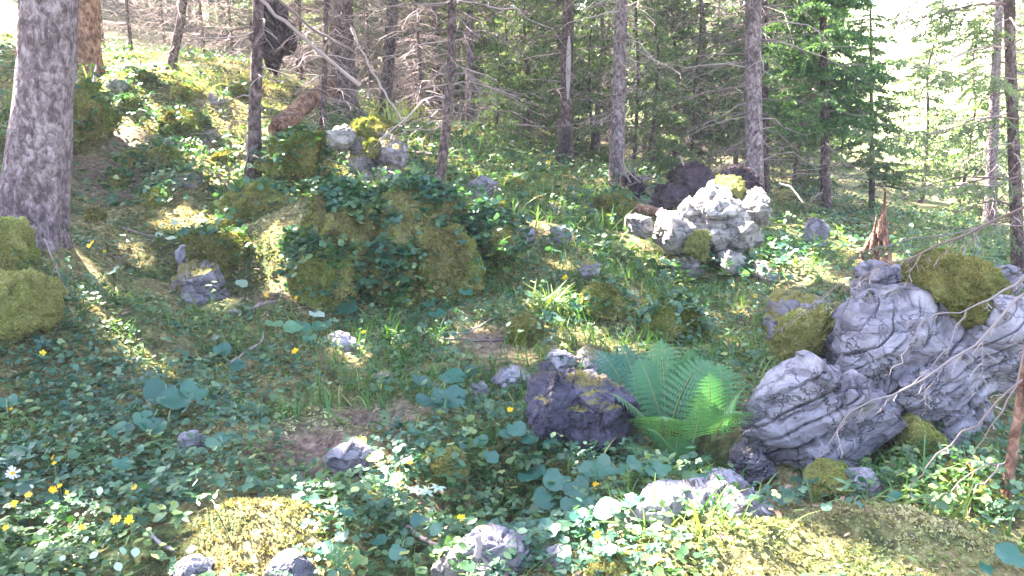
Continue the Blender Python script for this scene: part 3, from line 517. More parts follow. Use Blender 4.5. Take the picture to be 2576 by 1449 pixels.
KINDS.append(far_kind(7, 6, .03, (.1, 5.6, .10, .8, 1.0), None, M_BARKB, None))
used = set()
def far_tree(kind, x, y, label, grp, sc=1.):
    o = KINDS[kind] if kind not in used else copy_tree(KINDS[kind]); used.add(kind)
    o.location = (x, y, Hz((x, y))); o.rotation_euler = (0, 0, rng.uniform(0, 6.28)); o.scale = (sc,)*3; o['label'] = label; o['group'] = grp
    return o
TP = [tuple(P[0][:2]) for _, P in CAN]
def clear_of(x, y, m): return all((x-a)**2+(y-b)**2 > m*m for a, b in TP)
def blocks(x, y, H=8, r=1.0):
    """would a tree here stand in the light of a sun patch"""
    z = Hz((x, y)); q = np.stack([np.full(12, x), np.full(12, y), z+np.linspace(.5, H, 12)], -1)
    d = q[:, None]-PC[None]; t = d@S; perp = np.linalg.norm(d-t[..., None]*S, axis=-1)
    return bool(((perp < r) & (t > .5) & (PR[None] > .11)).any())
GROUPS = [('thin brown spruce thick with dead twigs above the sunny left slope', 'twiggy spruces behind the left slope'),
          ('spruce in the crowded thicket behind the moss mound', 'spruces of the middle thicket'),
          ('spruce among the bright trees behind the pale outcrop', 'spruces behind the outcrop'),
          ('hazy green spruce at the edge of the bright meadow', 'spruces by the meadow')]
n_t = 0; FT = []
for tries in range(6000):
    if n_t >= 165: break
    y = U(13, 34); x = U(-.66, .66)*y
    px = 1288+x/y*F
    gi = 0 if px < 850 else 1 if px < 1450 else 2 if px < 2000 else 3
    if gi == 3 and (rng.random() < .78 or y < 15 or px > 2130 and px < 2480): continue
    if gi == 2 and rng.random() < .25: continue
    if gi == 0 and px < 60: continue
    if not clear_of(x, y, .75 if gi < 2 else .95): continue
    if y < 30 and blocks(x, y, 10, 1.4 if x < -4 else .9): continue
    kd = rng.choice({0: [0, 1, 4, 5, 5, 2, 0], 1: [0, 2, 2, 3, 5, 5, 1], 2: [0, 1, 2, 3, 5, 1], 3: [2, 3, 3, 2]}[gi])
    FT.append((px, far_tree(int(kd), x, y, 'x', GROUPS[gi][1], sc=U(.8, 1.15)), int(kd))); TP.append((x, y)); n_t += 1
LM = [(-400, 'the left edge'), (134, 'the thick grey trunk'), (218, 'the orange-brown trunk'), (450, 'the leaning slope spruce'), (645, 'the thin grey-brown trunk'), (865, 'the purple-brown trunk'), (980, 'the dark mossy trunk'), (1125, 'the slim curved spruce'), (1182, 'the faint grey trunk'),
      (1426, 'the peeled trunk'), (1556, 'the blue-grey trunk'), (1898, 'the thickest right trunk'), (2085, 'the bright crown'), (2512, 'the right boughs'), (3200, 'the right edge')]
ORD = ['first', 'second', 'third', 'fourth', 'fifth', 'sixth', 'seventh', 'eighth', 'ninth', 'tenth'] + ['%dth' % i for i in range(11, 60)]
LOOK = ['brown-barked', 'grey-barked', 'bushy', 'low dense', 'stout', 'bare twiggy']
for (a, an), (b_, bn_) in zip(LM[:-1], LM[1:]):
    for kd in range(6):
        for i, (px, o, k_) in enumerate(sorted([f for f in FT if a <= f[0] < b_ and f[2] == kd], key=lambda f: f[0])):
            o['label'] = f'{ORD[i]} {LOOK[kd]} spruce from left between {an} and {bn_}'
for i, (px, d) in enumerate([(262,13.5),(345,13),(425,14),(510,15.5),(585,16.5),(705,12.2),(770,12.6),(835,13.4),(940,15),(1040,14.6),(1270,14),(1600,12.8),(1760,13)]):
    p = at(px, 200, d); far_tree(6, p[0]+U(-.1, .1), p[1], f'{ORD[i]} leafless twiggy pole from left in the front edge of the thicket', 'leafless poles in the thicket', U(.8, 1.1))
# low spruces that fill the thicket between the trunks
for (px, d, kd, sc, lb) in [(1250,12.5,3,.55,'small green spruce low in the thicket right of the faint trunk'),(1330,14,2,.7,'spreading spruce between the faint trunk and the peeled one'),(1640,12.5,3,.75,'dark bushy spruce right of the blue-grey trunk'),(1700,13.5,2,.75,'tall bushy spruce above the dark root plate'),(1490,14,3,.8,'small spruce between the peeled trunk and the blue-grey one'),
                           (760,14,5,.9,'twiggy pole behind the leaning dead poles'),(1060,13.5,5,.8,'bare twiggy stem behind the slim curved spruce'),(2010,13,3,.8,'low spruce under the bushy bright green crown'),(2440,14,3,.9,'small spruce behind the mossy boulder top'),(2340,17,2,.8,'pale spruce out on the meadow edge')]:
    p = at(px, 300, d); far_tree(kd, p[0], p[1], lb, None or 'thicket trees', sc)
# ------------------------------------------------------------------ unseen canopy added to shade the ground, hung on the same trees
def spray_T(seed):
    r = np.random.default_rng(seed); g = Geo(); Q = np.zeros((1, 5, 3)); t = np.linspace(0, 1, 5); Q[0, :, 1] = t-.5; Q[0, :, 2] = -.15*t*t
    g.tubes(Q, np.full((1, 5), .008), 3); W, l_ = twigs(Q, np.array([1.]), 12, .5, seed, .2, 3, .03)
    needles(g, W, l_, 16, .14, .035, seed); return np.concatenate(g.V), None, np.concatenate(g.f4)
SPR = [spray_T(i) for i in range(4)]
extra = []
for (x, y) in [(-3.2,3.6),(-5.0,2.4),(-6.2,5.2),(-8,7.5),(-9.5,4.5),(-4.4,6.4),(-7.2,10.2),(-10.5,9),(-12,12.5),(-9.5,13.5),(-12.5,6.5)]:  # unseen spruces added to carry the shading canopy
    z = Hz((x, y)); pts = np.array([[x+.03*i, y, z-.1+i*1.7] for i in range(9)])
    if x > -.60*y-.4 or blocks(x, y, 9, .35): continue
    root = thing('spruce_tree', pts[0], 'added unseen spruce shading the clearing from beyond its left side', 'tree', 'added shade spruces beyond the left side'); g = Geo(); P, R = trunk_geo(g, pts, .13, .03, 12, 40, .4, int(x*7+99)); child(g, 'trunk', M_BARKB, root); CAN.append((root, P))
PO = []
nc = 4800
gx, gy = U(-1, 1, nc), U(1.3, 11.8, nc)**1.; gx = gx*(.66*gy+.8); gz = Hs(gx, gy)+U(0, .5, nc); src = np.stack([gx, gy, gz], -1)
hgt = U(4.0, 11.5, nc); tt = (hgt-gz)/S[2]; PO = src+S*tt[:, None]+rng.normal(0, .05, (nc, 3))
# extra shade for the foreground, where flecks would read large
gx, gy = U(-1, 1, 2200), U(1.3, 6, 2200); gx = gx*(.66*gy+.4); gz = Hs(gx, gy)+U(0, .4, 2200); src = np.stack([gx, gy, gz], -1); hgt = U(4.0, 10, 2200); PO = np.concatenate([PO, src+S*((hgt-gz)/S[2])[:, None]])
# never inside the view
vz = PO[:, 1]*cP-PO[:, 2]*sP; vy = PO[:, 1]*sP+PO[:, 2]*cP
inview = (vz > 0) & (vy/np.maximum(vz, .01) < (724.5+60)/F) & (np.abs(PO[:, 0])/np.maximum(vz, .01) < 1388/F)
PO = PO[~inview & ~in_gap(PO, -.02)]
own = np.argmin(np.stack([np.hypot(PO[:, 0]-np.interp(PO[:, 2], P[:, 2], P[:, 0]), PO[:, 1]-np.interp(PO[:, 2], P[:, 2], P[:, 1])) for _, P in CAN]), 0)
for ci, (root, P) in enumerate(CAN):
    q = PO[own == ci]
    if len(q) == 0: continue
    ax = np.stack([np.interp(q[:, 2], P[:, 2], P[:, 0]), np.interp(q[:, 2], P[:, 2], P[:, 1]), q[:, 2]+.3], -1)
    D = q-ax; D[:, 2] *= .3; Rm = frame(D+1e-4, np.array([0, 0, 1.])+rng.normal(0, .3, (len(q), 3))); g = Geo(); kk = rng.integers(0, 4, len(q))
    nr = in_gap(q, 1.2)
    for k_ in range(4):
        for m_ in ((kk == k_) & ~nr, (kk == k_) & nr):
            if not m_.any(): continue
            h_ = Geo().inst(SPR[k_], q[m_], Rm[m_], U(.65, 1.05, m_.sum()), U(.1, .9, m_.sum())); Vh, Fh = h_.V[0], h_.f4[0]
            if nr[m_][0]: Fh = Fh[~in_gap(Vh[Fh].mean(1), .04)]
            g.add(Vh, None, Fh, h_.r[0])
    ok_ = (~nr) & (np.linalg.norm(ax-q, axis=1) < 1.8) & (U(0, 1, len(q)) < .3) & ~in_gap((ax+q)/2, .05); ax, q = ax[ok_], q[ok_]
    g.tubes(np.stack([ax, q], 1), np.tile([[.015, .008]], (len(q), 1)), 3, None, 1)
    child(g, 'added_shade_crown', [M_NEEDLE, M_TWIG], root)
# ------------------------------------------------------------------ rocks
_ico = {}
def ico(lv):
    if lv not in _ico:
        import bmesh
        bm = bmesh.new(); bmesh.ops.create_icosphere(bm, subdivisions=lv, radius=1.); bm.verts.ensure_lookup_table()
        _ico[lv] = (np.array([v.co[:] for v in bm.verts]), np.array([[v.index for v in f.verts] for f in bm.faces])); bm.free()
    return _ico[lv]
def lobe(g, poly, d, thick, seed, lv=6, crack=.05, rough=.028, shear=(0, 0), facet=.8, mat=0, bed=(1., 1., 1.), bedrot=.6, cell=3.2, box=(.62, .6), slope=.6, strata=None):
    """stone body whose outline passes through the picture points poly at distance d; thick is its depth in metres"""
    pl = np.array(poly, float); c2 = (pl.max(0)+pl.min(0))/2; pl = c2+(pl-c2)*1.05
    dd = d+shear[0]*(pl[:, 0]-c2[0])/1000+shear[1]*(pl[:, 1]-c2[1])/1000
    W = at(pl[:, 0], pl[:, 1], dd); C = at(c2[0], c2[1], d); ang = np.arctan2(W[:, 2]-C[2], W[:, 0]-C[0]); rad = np.hypot(W[:, 2]-C[2], W[:, 0]-C[0]); yo = W[:, 1]-d
    o = np.argsort(ang); ang, rad, yo = ang[o], rad[o], yo[o]
    V, Fc = ico(lv); th = np.arctan2(V[:, 2], V[:, 0])
    A_ = np.concatenate([ang-2*math.pi, ang, ang+2*math.pi]); Rr = np.interp(th, A_, np.tile(rad, 3)); Yy = np.interp(th, A_, np.tile(yo, 3))
    sp = np.hypot(V[:, 0], V[:, 2]); e = sp**box[0]
    sz = float(np.mean(rad)); r = np.random.default_rng(seed)
    p = np.stack([C[0]+Rr*e*np.cos(th), d+Yy*sp+thick*np.sign(V[:, 1])*np.abs(V[:, 1])**box[1], C[2]+Rr*e*np.sin(th)], -1)
    # facets: cut by random planes
    cc = np.array([C[0], d, C[2]]); rel = (p-cc)/np.array([sz, thick, sz])
    for _ in range(int(26*facet)):
        nn = nrm(r.normal(0, 1, 3)*np.array([.8, 1.6, .8])); off = r.uniform(.66, 1.0); s_ = rel@nn-off; m = s_ > 0
        rel[m] -= nn[None]*(s_[m, None]*.97)
    p = cc+rel*np.array([sz, thick, sz])
    N = nrm(V*np.array([1/sz, 1/thick, 1/sz]))
    ca, sa = math.cos(bedrot), math.sin(bedrot); pr = np.stack([p[:, 0]*ca+p[:, 2]*sa, p[:, 1], -p[:, 0]*sa+p[:, 2]*ca], -1)/sz*np.array(bed)
    f1, f2, cid, sl = worley(pr*cell*.5+fbm(pr*2.0, 2, seed)[:, None]*.12+seed*3.7, seed); ed = f2-f1
    disp = -1.3*crack*np.exp(-ed/.045)+(cid-.5)*crack*1.3*sst(0, .12, ed)
    g1, g2, cd2, sl2 = worley(pr*cell*1.5+seed+fbm(pr*4, 2, seed+4)[:, None]*.08, seed+5); disp += -.35*crack*np.exp(-(g2-g1)/.05)+(cd2-.5)*.2*crack+slope*(sl*.30+sl2*.035)
    if strata:
        zz = pr[:, 2]/bed[2]*strata[0]+.35*fbm(pr*1.1, 2, seed+3)+seed; k_ = np.floor(zz); fr = zz-k_; seg = np.floor(pr[:, 0]/bed[0]*strata[0]*.38+_h(k_.astype(np.int64), 0*k_.astype(np.int64), 0*k_.astype(np.int64), seed)*5)
        hh = _h(k_.astype(np.int64), seg.astype(np.int64), 0*k_.astype(np.int64), seed+1); disp += strata[1]*((hh-.5)*1.6+.5*(fr-.5)*(hh*2-.6)) - strata[1]*1.5*np.exp(-(np.minimum(fr, 1-fr)/.05)**2)
    disp += rough*fbm(pr*2.5+seed, 6, seed+9, .62)
    p = p+N*(disp*sz)[:, None]
    g.add(p, Fc, None, mat=mat); return p, Fc
def tri_sample(P, Fc, n, r, zmin=-.1):
    A, B, C = P[Fc[:, 0]], P[Fc[:, 1]], P[Fc[:, 2]]; nn = np.cross(B-A, C-A); ar = np.linalg.norm(nn, axis=1)/2; nz = nn[:, 2]/np.maximum(2*ar, 1e-9)
    wt = ar*(nz > zmin); wt /= wt.sum(); i = r.choice(len(Fc), n, p=wt); a, b_ = r.uniform(0, 1, n), r.uniform(0, 1, n); fl = a+b_ > 1; a[fl], b_[fl] = 1-a[fl], 1-b_[fl]
    return A[i]+(B[i]-A[i])*a[:, None]+(C[i]-A[i])*b_[:, None], nrm(nn[i])
# moss tuft: a few short pointed shoots
def tuft_T(seed, n=6):
    r = np.random.default_rng(seed); V, f = [], []
    for i in range(n):
        a = r.uniform(0, 6.28); o = np.array([math.cos(a), math.sin(a), 0])*r.uniform(0, .5); tip = o*r.uniform(1.4, 3.)+np.array([0, 0, r.uniform(.2, .55)]); s = np.array([-math.sin(a), math.cos(a), 0])*.30
        V += [o-s, o+s, tip]; f.append([3*i, 3*i+1, 3*i+2])
    return np.array(V), np.array(f), None
TUFT = [tuft_T(i) for i in range(3)]
def moss_on(g, P, Fc, n, size, seed, zmin=-.1, tone=(.2, .9), clump=2.5):
    r = np.random.default_rng(seed); q, nn = tri_sample(P, Fc, n, r, zmin); k = r.integers(0, 3, n)
    Rm = np.swapaxes(frame(np.cross(nn, r.normal(0, 1, (n, 3))), nn), 1, 2).swapaxes(1, 2)
    tn = np.clip(tone[0]+(tone[1]-tone[0])*(.5+.5*fbm(q*clump*2, 3, seed))+r.normal(0, .12, n), 0, 1)
    for i in range(3): m = k == i; g.inst(TUFT[i], q[m], Rm[m], size*r.uniform(.6, 1.4, m.sum()), tn[m])
LEAFY = []; seed_print = False
def boulder(label, lobes, material, cat='boulder', name='boulder', grp=None, moss=None, seat=.45, leafy=None, shift=None, **kw):
    """lobes: list of (poly, d, thick); moss: list of (poly, d, thick, n, size)"""
    if leafy is None: leafy = 0 if material is not M_MOSSB else int(min(900, sum(np.ptp(np.array(p, float)[:, 0])*np.ptp(np.array(p, float)[:, 1]) for p, d, t in lobes)*.016))
    g = Geo()
    lo = max(lobes, key=lambda L_: max(q_[1] for q_ in L_[0])); lp = np.array(lo[0], float); bx = lp[lp[:, 1] > lp[:, 1].max()-.25*np.ptp(lp[:, 1])][:, 0].mean()
    sh = G(bx, lp[:, 1].max()-.06*np.ptp(lp[:, 1]))[1]+(seat or 0)*lo[2]-lo[1]; sh = float(np.clip(sh, -1.6, .8)) if seat is not None else 0
    if shift is not None: sh = shift
    if seed_print: print('SEAT', label[:40], round(sh, 2), round(lo[1]+sh, 2))
    lobes = [(p, d+sh, t) for p, d, t in lobes]; moss = [(p, d+sh, t, n_, s_) for p, d, t, n_, s_ in (moss or [])]
    allp = np.concatenate([at(np.array(p, float)[:, 0], np.array(p, float)[:, 1], d) for p, d, t in lobes])
    base = np.array([allp[:, 0].mean(), np.mean([d for _, d, _ in lobes]), allp[:, 2].min()]); root = thing(name, base, label, cat, grp)
    seed = kw.pop('seed', 1)
    if material in (M_MOSSB, M_MOSSO) and 'box' not in kw: kw['box'] = (.9, .85)
    for i, (p, d, t) in enumerate(lobes):
        P, Fc = lobe(g, p, d, t, seed+i*7, **kw)
        if leafy: LEAFY.append((P, Fc, int(leafy/len(lobes))))
    child(g, 'stone_body' if name != 'moss_cushion' else 'mound_body', material, root, smooth=False if kw.get('lv', 6) < 6 else True)
    if material in (M_MOSSB, M_MOSSO):
        g = Geo(); dz = np.mean([d for _, d, _ in lobes])
        for i, (p, d, t) in enumerate(lobes):
            h_ = Geo(); kw2 = dict(kw); P, Fc = lobe(h_, p, d, t, seed+i*7, **kw2); e_ = np.ptp(np.array(p, float), axis=0); moss_on(g, P, Fc, int(min(12000, 260+e_[0]*e_[1]*.55)), .0032*dz if material is M_MOSSB else .0022*dz, seed+i, -.3, (.25, .95) if material is M_MOSSB else (.5, .95))
        child(g, 'moss_shoots', M_TUFTS, root)
    for i, mm in enumerate(moss or []):
        p, d, t, n_, sz_ = mm; g = Geo(); P, Fc = lobe(g, p, d, t, seed+91+i, lv=5, crack=.05, rough=.17, facet=0, mat=1, box=(.9, .9))
        moss_on(g, P, Fc, n_, sz_, seed+i); child(g, 'moss_pad', [M_TUFTS, M_MOSSO], root)
    return root
ZC = lambda pts: [(1744.2+x*.4629, 603.7+y*.4629) for x, y in pts]
ZB = lambda pts: [(1475.8+x*.2315, 389.1+y*.2315) for x, y in pts]
ZD = lambda pts: [(603.7+x*.2315, 254.9+y*.2315) for x, y in pts]
# the large leaning boulder at the right
HL = lambda L_: [L_[0]]+[(p, d+.07 if t > .12 else d, t*.62 if t > .12 else t) for p, d, t in L_[1:]]
boulder('huge cracked lilac-grey boulder leaning behind the bare twigs, moss on its crest', HL([
 (ZC([(330,1230),(330,1120),(430,1000),(560,880),(690,760),(800,660),(900,560),(1000,470),(1120,380),(1300,340),(1500,330),(1797,330),(1930,500),(1800,740),(1500,860),(1150,1000),(1000,1200),(700,1270),(480,1300)]), 3.36, .40),
 (ZC([(200,1030),(330,870),(480,735),(620,630),(700,690),(860,840),(1010,850),(1150,860),(1160,1010),(1040,1190),(850,1275),(640,1285),(600,1350),(470,1300),(370,1180),(220,1120)]), 2.98, .40),
 (ZC([(210,1120),(330,1110),(410,1230),(360,1360),(230,1290)]), 3.02, .12),
 (ZC([(640,610),(740,400),(870,320),(1100,285),(1230,280),(1330,350),(1365,500),(1250,570),(1190,660),(1050,710),(1010,860),(880,880),(740,800),(690,660)]), 3.24, .46),
 (ZC([(780,310),(870,235),(1060,235),(1080,140),(1260,160),(1330,290),(1100,340),(860,360)]), 3.75, .35),
 (ZC([(1400,640),(1500,470),(1560,350),(1700,270),(1797,250),(1930,380),(1930,700),(1700,760),(1600,820),(1510,870),(1400,800)]), 3.2, .40),
 (ZC([(990,740),(1140,680),(1380,680),(1520,820),(1510,900),(1390,1015),(1340,1000),(1270,910),(1130,880),(1000,870)]), 3.1, .30),
 (ZC([(1490,930),(1590,875),(1620,940),(1540,1000)]), 3.15, .08),
 (ZC([(1530,180),(1620,170),(1630,260),(1560,280)]), 3.75, .12), (ZC([(1640,150),(1760,180),(1780,290),(1660,270)]), 3.7, .14),
 (ZC([(1250,260),(1500,230),(1720,290),(1560,420),(1480,560),(1300,600)]), 3.65, .3),
 (ZC([(1020,1150),(1160,1060),(1270,1180),(1240,1290),(1060,1330)]), 3.3, .15)]), M_ROCK, seed=3, lv=7, crack=.05, rough=.014, box=(.5, .45), slope=.42, cell=1.9, facet=1.3, strata=(4.2, .075), bed=(.8, 1, 1.2), bedrot=.62,
 moss=[(ZC([(1220,200),(1260,110),(1350,80),(1450,95),(1510,210),(1500,330),(1430,440),(1360,420),(1310,300)]), 3.42, .26, 9000, .010),
       (ZC([(1350,430),(1440,400),(1530,430),(1480,560),(1400,640),(1320,600)]), 3.40, .1, 3000, .010),
       (ZC([(1450,150),(1560,130),(1640,240),(1560,330),(1480,330)]), 3.72, .18, 3000, .010),
       (ZC([(440,760),(520,660),(640,520),(720,400),(740,420),(690,520),(620,620),(500,740)]), 3.5, .07, 2500, .010)])
boulder('olive moss lump under the overhang of the huge boulder', [(ZC([(1130,1060),(1200,965),(1260,1000),(1330,1090),(1360,1180),(1250,1230),(1160,1160)]), 2.95, .12)], [M_TUFT, M_MOSSO][1], 'moss cushion', 'moss_cushion', seed=5, lv=5, crack=.01, facet=.2, rough=.08)
boulder('smooth round olive moss cushion at the foot of the huge boulder', [(ZC([(635,1310),(680,1250),(760,1228),(850,1280),(905,1390),(860,1430),(680,1420)]), 2.55, .12)], M_MOSSO, 'moss cushion', 'moss_cushion', seed=6, lv=5, crack=.008, facet=.2, rough=.07)
boulder('small lilac rock with a moss top left of the huge boulder', [(ZC([(375,550),(450,390),(600,255),(700,290),(650,410),(520,530),(410,590)]), 4.0, .2)], M_ROCKM, 'rock', seed=8, name='rock', shift=.15)
boulder('low flat stone lying right of the round olive moss cushion', [(ZC([(860,1290),(1010,1330),(980,1400),(900,1400)]), 2.7, .08)], M_ROCK, 'rock', seed=9, lv=5, name='rock')
boulder('yellowish moss lump between the huge boulder and the sapling', [(ZC([(1340,1400),(1450,1310),(1550,1270),(1610,1330),(1600,1420),(1450,1460)]), 2.55, .15)], M_MOSSB, 'moss cushion', 'moss_cushion', seed=10, lv=5, crack=.01, facet=.2, rough=.08)
# the pale outcrop
boulder('pale sunlit fractured outcrop in front of the dark root plate', [
 (ZB([(680,830),(820,690),(960,580),(1130,500),(1430,400),(1620,500),(1950,400),(1960,650),(1800,850),(1740,1050),(1700,1290),(1600,1290),(1450,1060),(1250,960),(1000,1000),(850,1080)]), 7.82, .42),
 (ZB([(670,800),(820,680),(960,570),(1080,540),(1200,680),(1220,820),(1120,960),(960,1000),(900,1110),(780,1060),(690,930)]), 7.7, .5),
 (ZB([(1100,520),(1280,440),(1430,390),(1560,470),(1640,620),(1580,740),(1430,840),(1250,820),(1160,690)]), 7.9, .55),
 (ZB([(1590,560),(1700,470),(1900,380),(2010,390),(2000,560),(1910,750),(1860,800),(1650,740)]), 7.9, .35),
 (ZB([(1400,690),(1600,650),(1770,780),(1750,930),(1660,1050),(1530,1040),(1420,930)]), 7.7, .35),
 (ZB([(1390,960),(1520,980),(1610,1060),(1700,1300),(1640,1340),(1550,1270),(1440,1110)]), 7.5, .2),
 (ZB([(420,600),(560,620),(700,800),(720,950),(560,880),(470,720)]), 7.7, .2), (ZB([(1650,830),(1830,770),(1900,850),(1800,980),(1700,940)]), 7.9, .25)], M_ROCKL, seed=23, lv=6, crack=.06, rough=.025, facet=2.0, box=(.5, .5), strata=(3., .10), bedrot=-.9, slope=.5,
 moss=[(ZB([(1390,340),(1530,250),(1690,420),(1640,520),(1500,440)]), 8.1, .25, 500, .012), (ZB([(1130,900),(1270,820),(1320,1000),(1260,1130),(1140,1100)]), 7.35, .10, 500, .012)])
def rootplate(label, lobes, d, seed, n=60):
    base = at(*lobes[0][0][0], d); base[2] = Hz(base); root = thing('root_plate', base, label, 'root plate'); g = Geo()
    for i, (p, dd, t) in enumerate(lobes): P, Fc = lobe(g, p, dd, t, seed+i, 5, .12, .16, facet=.3)
    child(g, 'soil_mass', M_ROOT, root); g = Geo(); r = np.random.default_rng(seed); q, nn = tri_sample(P, Fc, n, r, -1)
    t = np.linspace(0, 1, 5)[None, :, None]; D = nrm(nn+r.normal(0, .6, (n, 3))); Q = q[:, None]+D[:, None]*t*r.uniform(.1, .45, (n, 1, 1))+np.cumsum(r.normal(0, .02, (n, 5, 3)), 1)
    g.tubes(Q, np.array([[.012, .01, .007, .005, .002]]).repeat(n, 0), 4, r.uniform(0, .8, n)); child(g, 'roots', M_TWIG, root); return root
rootplate('black torn-up root plate behind the pale outcrop', [
 (ZB([(660,560),(800,400),(930,330),(1100,350),(1150,460),(1000,560),(800,620)]), 8.6, .3), (ZB([(930,380),(960,230),(1120,130),(1260,150),(1360,320),(1300,450),(1100,520)]), 8.8, .35),
 (ZB([(1380,380),(1460,190),(1600,130),(1790,230),(1860,390),(1760,490),(1600,520),(1450,450)]), 8.7, .35), (ZB([(360,330),(460,220),(560,260),(600,400),(480,480),(380,450)]), 9.4, .25)], 8.7, 33)
rootplate('dark hollow root mass behind the thin grey-brown trunk', [([(652,60),(668,10),(695,-10),(712,60),(706,140),(682,175),(658,140)], 10.2, .2)], 10.2, 43, 40)
boulder('brown mossy hump left of the pale outcrop', [(ZB([(90,480),(200,420),(320,390),(430,440),(450,620),(480,800),(320,840),(130,740)]), 7.6, .3)], M_MOSSB, 'moss cushion', 'moss_cushion', seed=28, lv=5, crack=.04, rough=.09, facet=.5)
boulder('low mossy stones at the foot of the pale outcrop', [(ZB([(860,1170),(1000,1090),(1280,1170),(1280,1320),(1000,1290)]), 7.0, .25)], M_ROCKM, 'rock', seed=29, lv=6, name='rock', crack=.06)
boulder('small grey rock beside a dark gap right of the pale outcrop', [(ZB([(1830,1190),(1920,1150),(2060,1330),(2020,1420),(1900,1360)]), 6.6, .15)], M_ROCKM, 'rock', seed=30, lv=5, name='rock')
# stone pile top centre
boulder('craggy lilac stone pile behind the bright fern', [
 (ZD([(1150,640),(1260,560),(1420,540),(1500,640),(1480,780),(1330,800),(1180,740)]), 7.5, .2), (ZD([(1180,440),(1290,390),(1400,410),(1410,540),(1290,580),(1200,540)]), 7.5, .16),
 (ZD([(1470,600),(1540,400),(1720,360),(1790,560),(1770,700),(1600,740)]), 7.5, .25), (ZD([(1440,740),(1620,700),(1800,760),(1800,850),(1650,900),(1480,870)]), 7.4, .2),
 (ZD([(1370,400),(1480,370),(1560,440),(1540,600),(1440,560)]), 7.55, .12), (ZD([(1300,780),(1450,760),(1500,900),(1400,960),(1280,880)]), 7.35, .12)], M_ROCKM, seed=43, shift=-.5, lv=6, crack=.10, rough=.07, cell=4,
 moss=[(ZD([(1190,330),(1240,250),(1370,200),(1560,220),(1720,350),(1600,400),(1380,400)]), 7.7, .3, 2500, .018), (ZD([(1360,460),(1480,420),(1540,560),(1440,600)]), 7.35, .06, 800, .016)])
boulder('long mossy hump sloping left from the white-capped stone', [(ZD([(220,690),(350,570),(560,440),(760,380),(980,340),(1040,470),(1000,620),(800,680),(700,820),(500,850),(330,780)]), 7.4, .35)], M_MOSSB, 'moss cushion', 'moss_cushion', shift=-.1, seed=44, lv=6, crack=.03, rough=.07, facet=.4)
boulder('small stone with a white sunlit cap on top of the mossy hump', [(ZD([(960,340),(1060,240),(1180,260),(1230,330),(1200,480),(1150,600),(1090,480),(1000,420)]), 7.2, .16)], M_ROCKL, 'rock', shift=-.35, seed=45, lv=6, name='rock')
# centre mound
boulder('big leaf-draped moss mound in the middle of the slope', [([(640,660),(690,570),(800,522),(930,505),(1100,512),(1205,560),(1255,640),(1235,720),(1150,765),(1000,792),(850,785),(730,755)], 5.6, .5), ([(1080,530),(1180,520),(1300,600),(1330,680),(1230,700),(1130,640)], 5.9, .4)], M_MOSSB, 'mound', 'moss_mound', seed=52, lv=7, crack=.05, rough=.10, facet=.5, leafy=17000, seat=.8)
boulder('golden mossy boulder bulging from the front of the central mound', [([(930,690),(960,620),(1030,590),(1130,585),(1195,640),(1215,710),(1195,780),(1050,800),(950,770)], 5.22, .28), ([(880,640),(940,590),(1020,600),(1000,700),(920,740)], 5.3, .25)], M_MOSSB, name='moss_boulder', seed=53, lv=6, crack=.06, rough=.10, facet=.6, seat=None, leafy=500)
boulder('smaller mossy lump at the left end of the central mound', [([(740,730),(755,660),(800,635),(860,620),(905,670),(890,750),(800,775)], 5.05, .2)], M_MOSSB, 'moss cushion', 'moss_cushion', seed=54, lv=6, crack=.04, rough=.08, facet=.5, seat=None)
boulder('mossy hummock on the rear left of the central mound', [([(560,520),(620,480),(720,490),(740,540),(660,570),(580,560)], 6.8, .35)], M_MOSSB, 'moss cushion', 'moss_cushion', seed=55, lv=6, crack=.03, rough=.08, facet=.4)
boulder('mossy ridge right of the central mound below the arching fern', [([(1150,560),(1180,530),(1230,550),(1290,620),(1300,680),(1240,680),(1180,620)], 6.3, .3)], M_MOSSB, 'moss cushion', 'moss_cushion', seed=56, lv=6, crack=.03, rough=.08, facet=.4)
# other rocks
boulder('dark purple-blue rock with a lit mossy top beside the ferns', [([(1345,1030),(1370,950),(1460,950),(1560,990),(1590,1080),(1560,1140),(1470,1130),(1400,1090)], 3.3, .26), ([(1330,1010),(1365,945),(1410,935),(1450,975),(1440,1050),(1400,1090),(1345,1060)], 3.2, .18), ([(1420,960),(1500,945),(1560,985),(1600,1050),(1590,1110),(1510,1150),(1440,1110)], 3.25, .24)], M_ROCKD, seed=63, lv=6, crack=.09, rough=.07)
boulder('mossy rock with slanting lilac facets left of the litter patch', [([(425,730),(440,690),(500,665),(530,668),(580,710),(575,755),(530,765),(470,760)], 4.95, .2)], M_ROCKM, 'rock', seed=64, lv=6, name='rock', crack=.12, rough=.05, bed=(2.2, 1, .7))
boulder('long low pale rock lit along its upper edge in the foreground', [([(1575,1330),(1590,1280),(1650,1245),(1720,1235),(1760,1260),(1740,1320),(1650,1350)], 2.5, .12), ([(1720,1260),(1760,1220),(1830,1205),(1880,1220),(1930,1265),(1880,1310),(1760,1320)], 2.5, .12), ([(1640,1300),(1660,1250),(1740,1225),(1830,1240),(1850,1300),(1760,1340)], 2.52, .12)], M_ROCK, 'rock', seed=65, lv=6, name='rock', crack=.07)
boulder('purple ribbed rock at the bottom edge, the larger of two', [([(1150,1400),(1190,1355),(1260,1345),(1320,1370),(1365,1415),(1330,1440),(1240,1460),(1170,1440)], 2.15, .09)], M_ROCK, 'rock', seed=66, lv=6, name='rock', crack=.08, bed=(.6, 1, 2))
boulder('pinkish broken stone in front of the purple ribbed rock', [([(1085,1449),(1110,1405),(1160,1400),(1180,1440),(1150,1480),(1090,1480)], 2.05, .07), ([(1165,1440),(1190,1405),(1230,1410),(1250,1440),(1230,1480),(1180,1480)], 2.05, .06)], M_ROCKL, 'rock', seed=67, lv=6, name='rock')
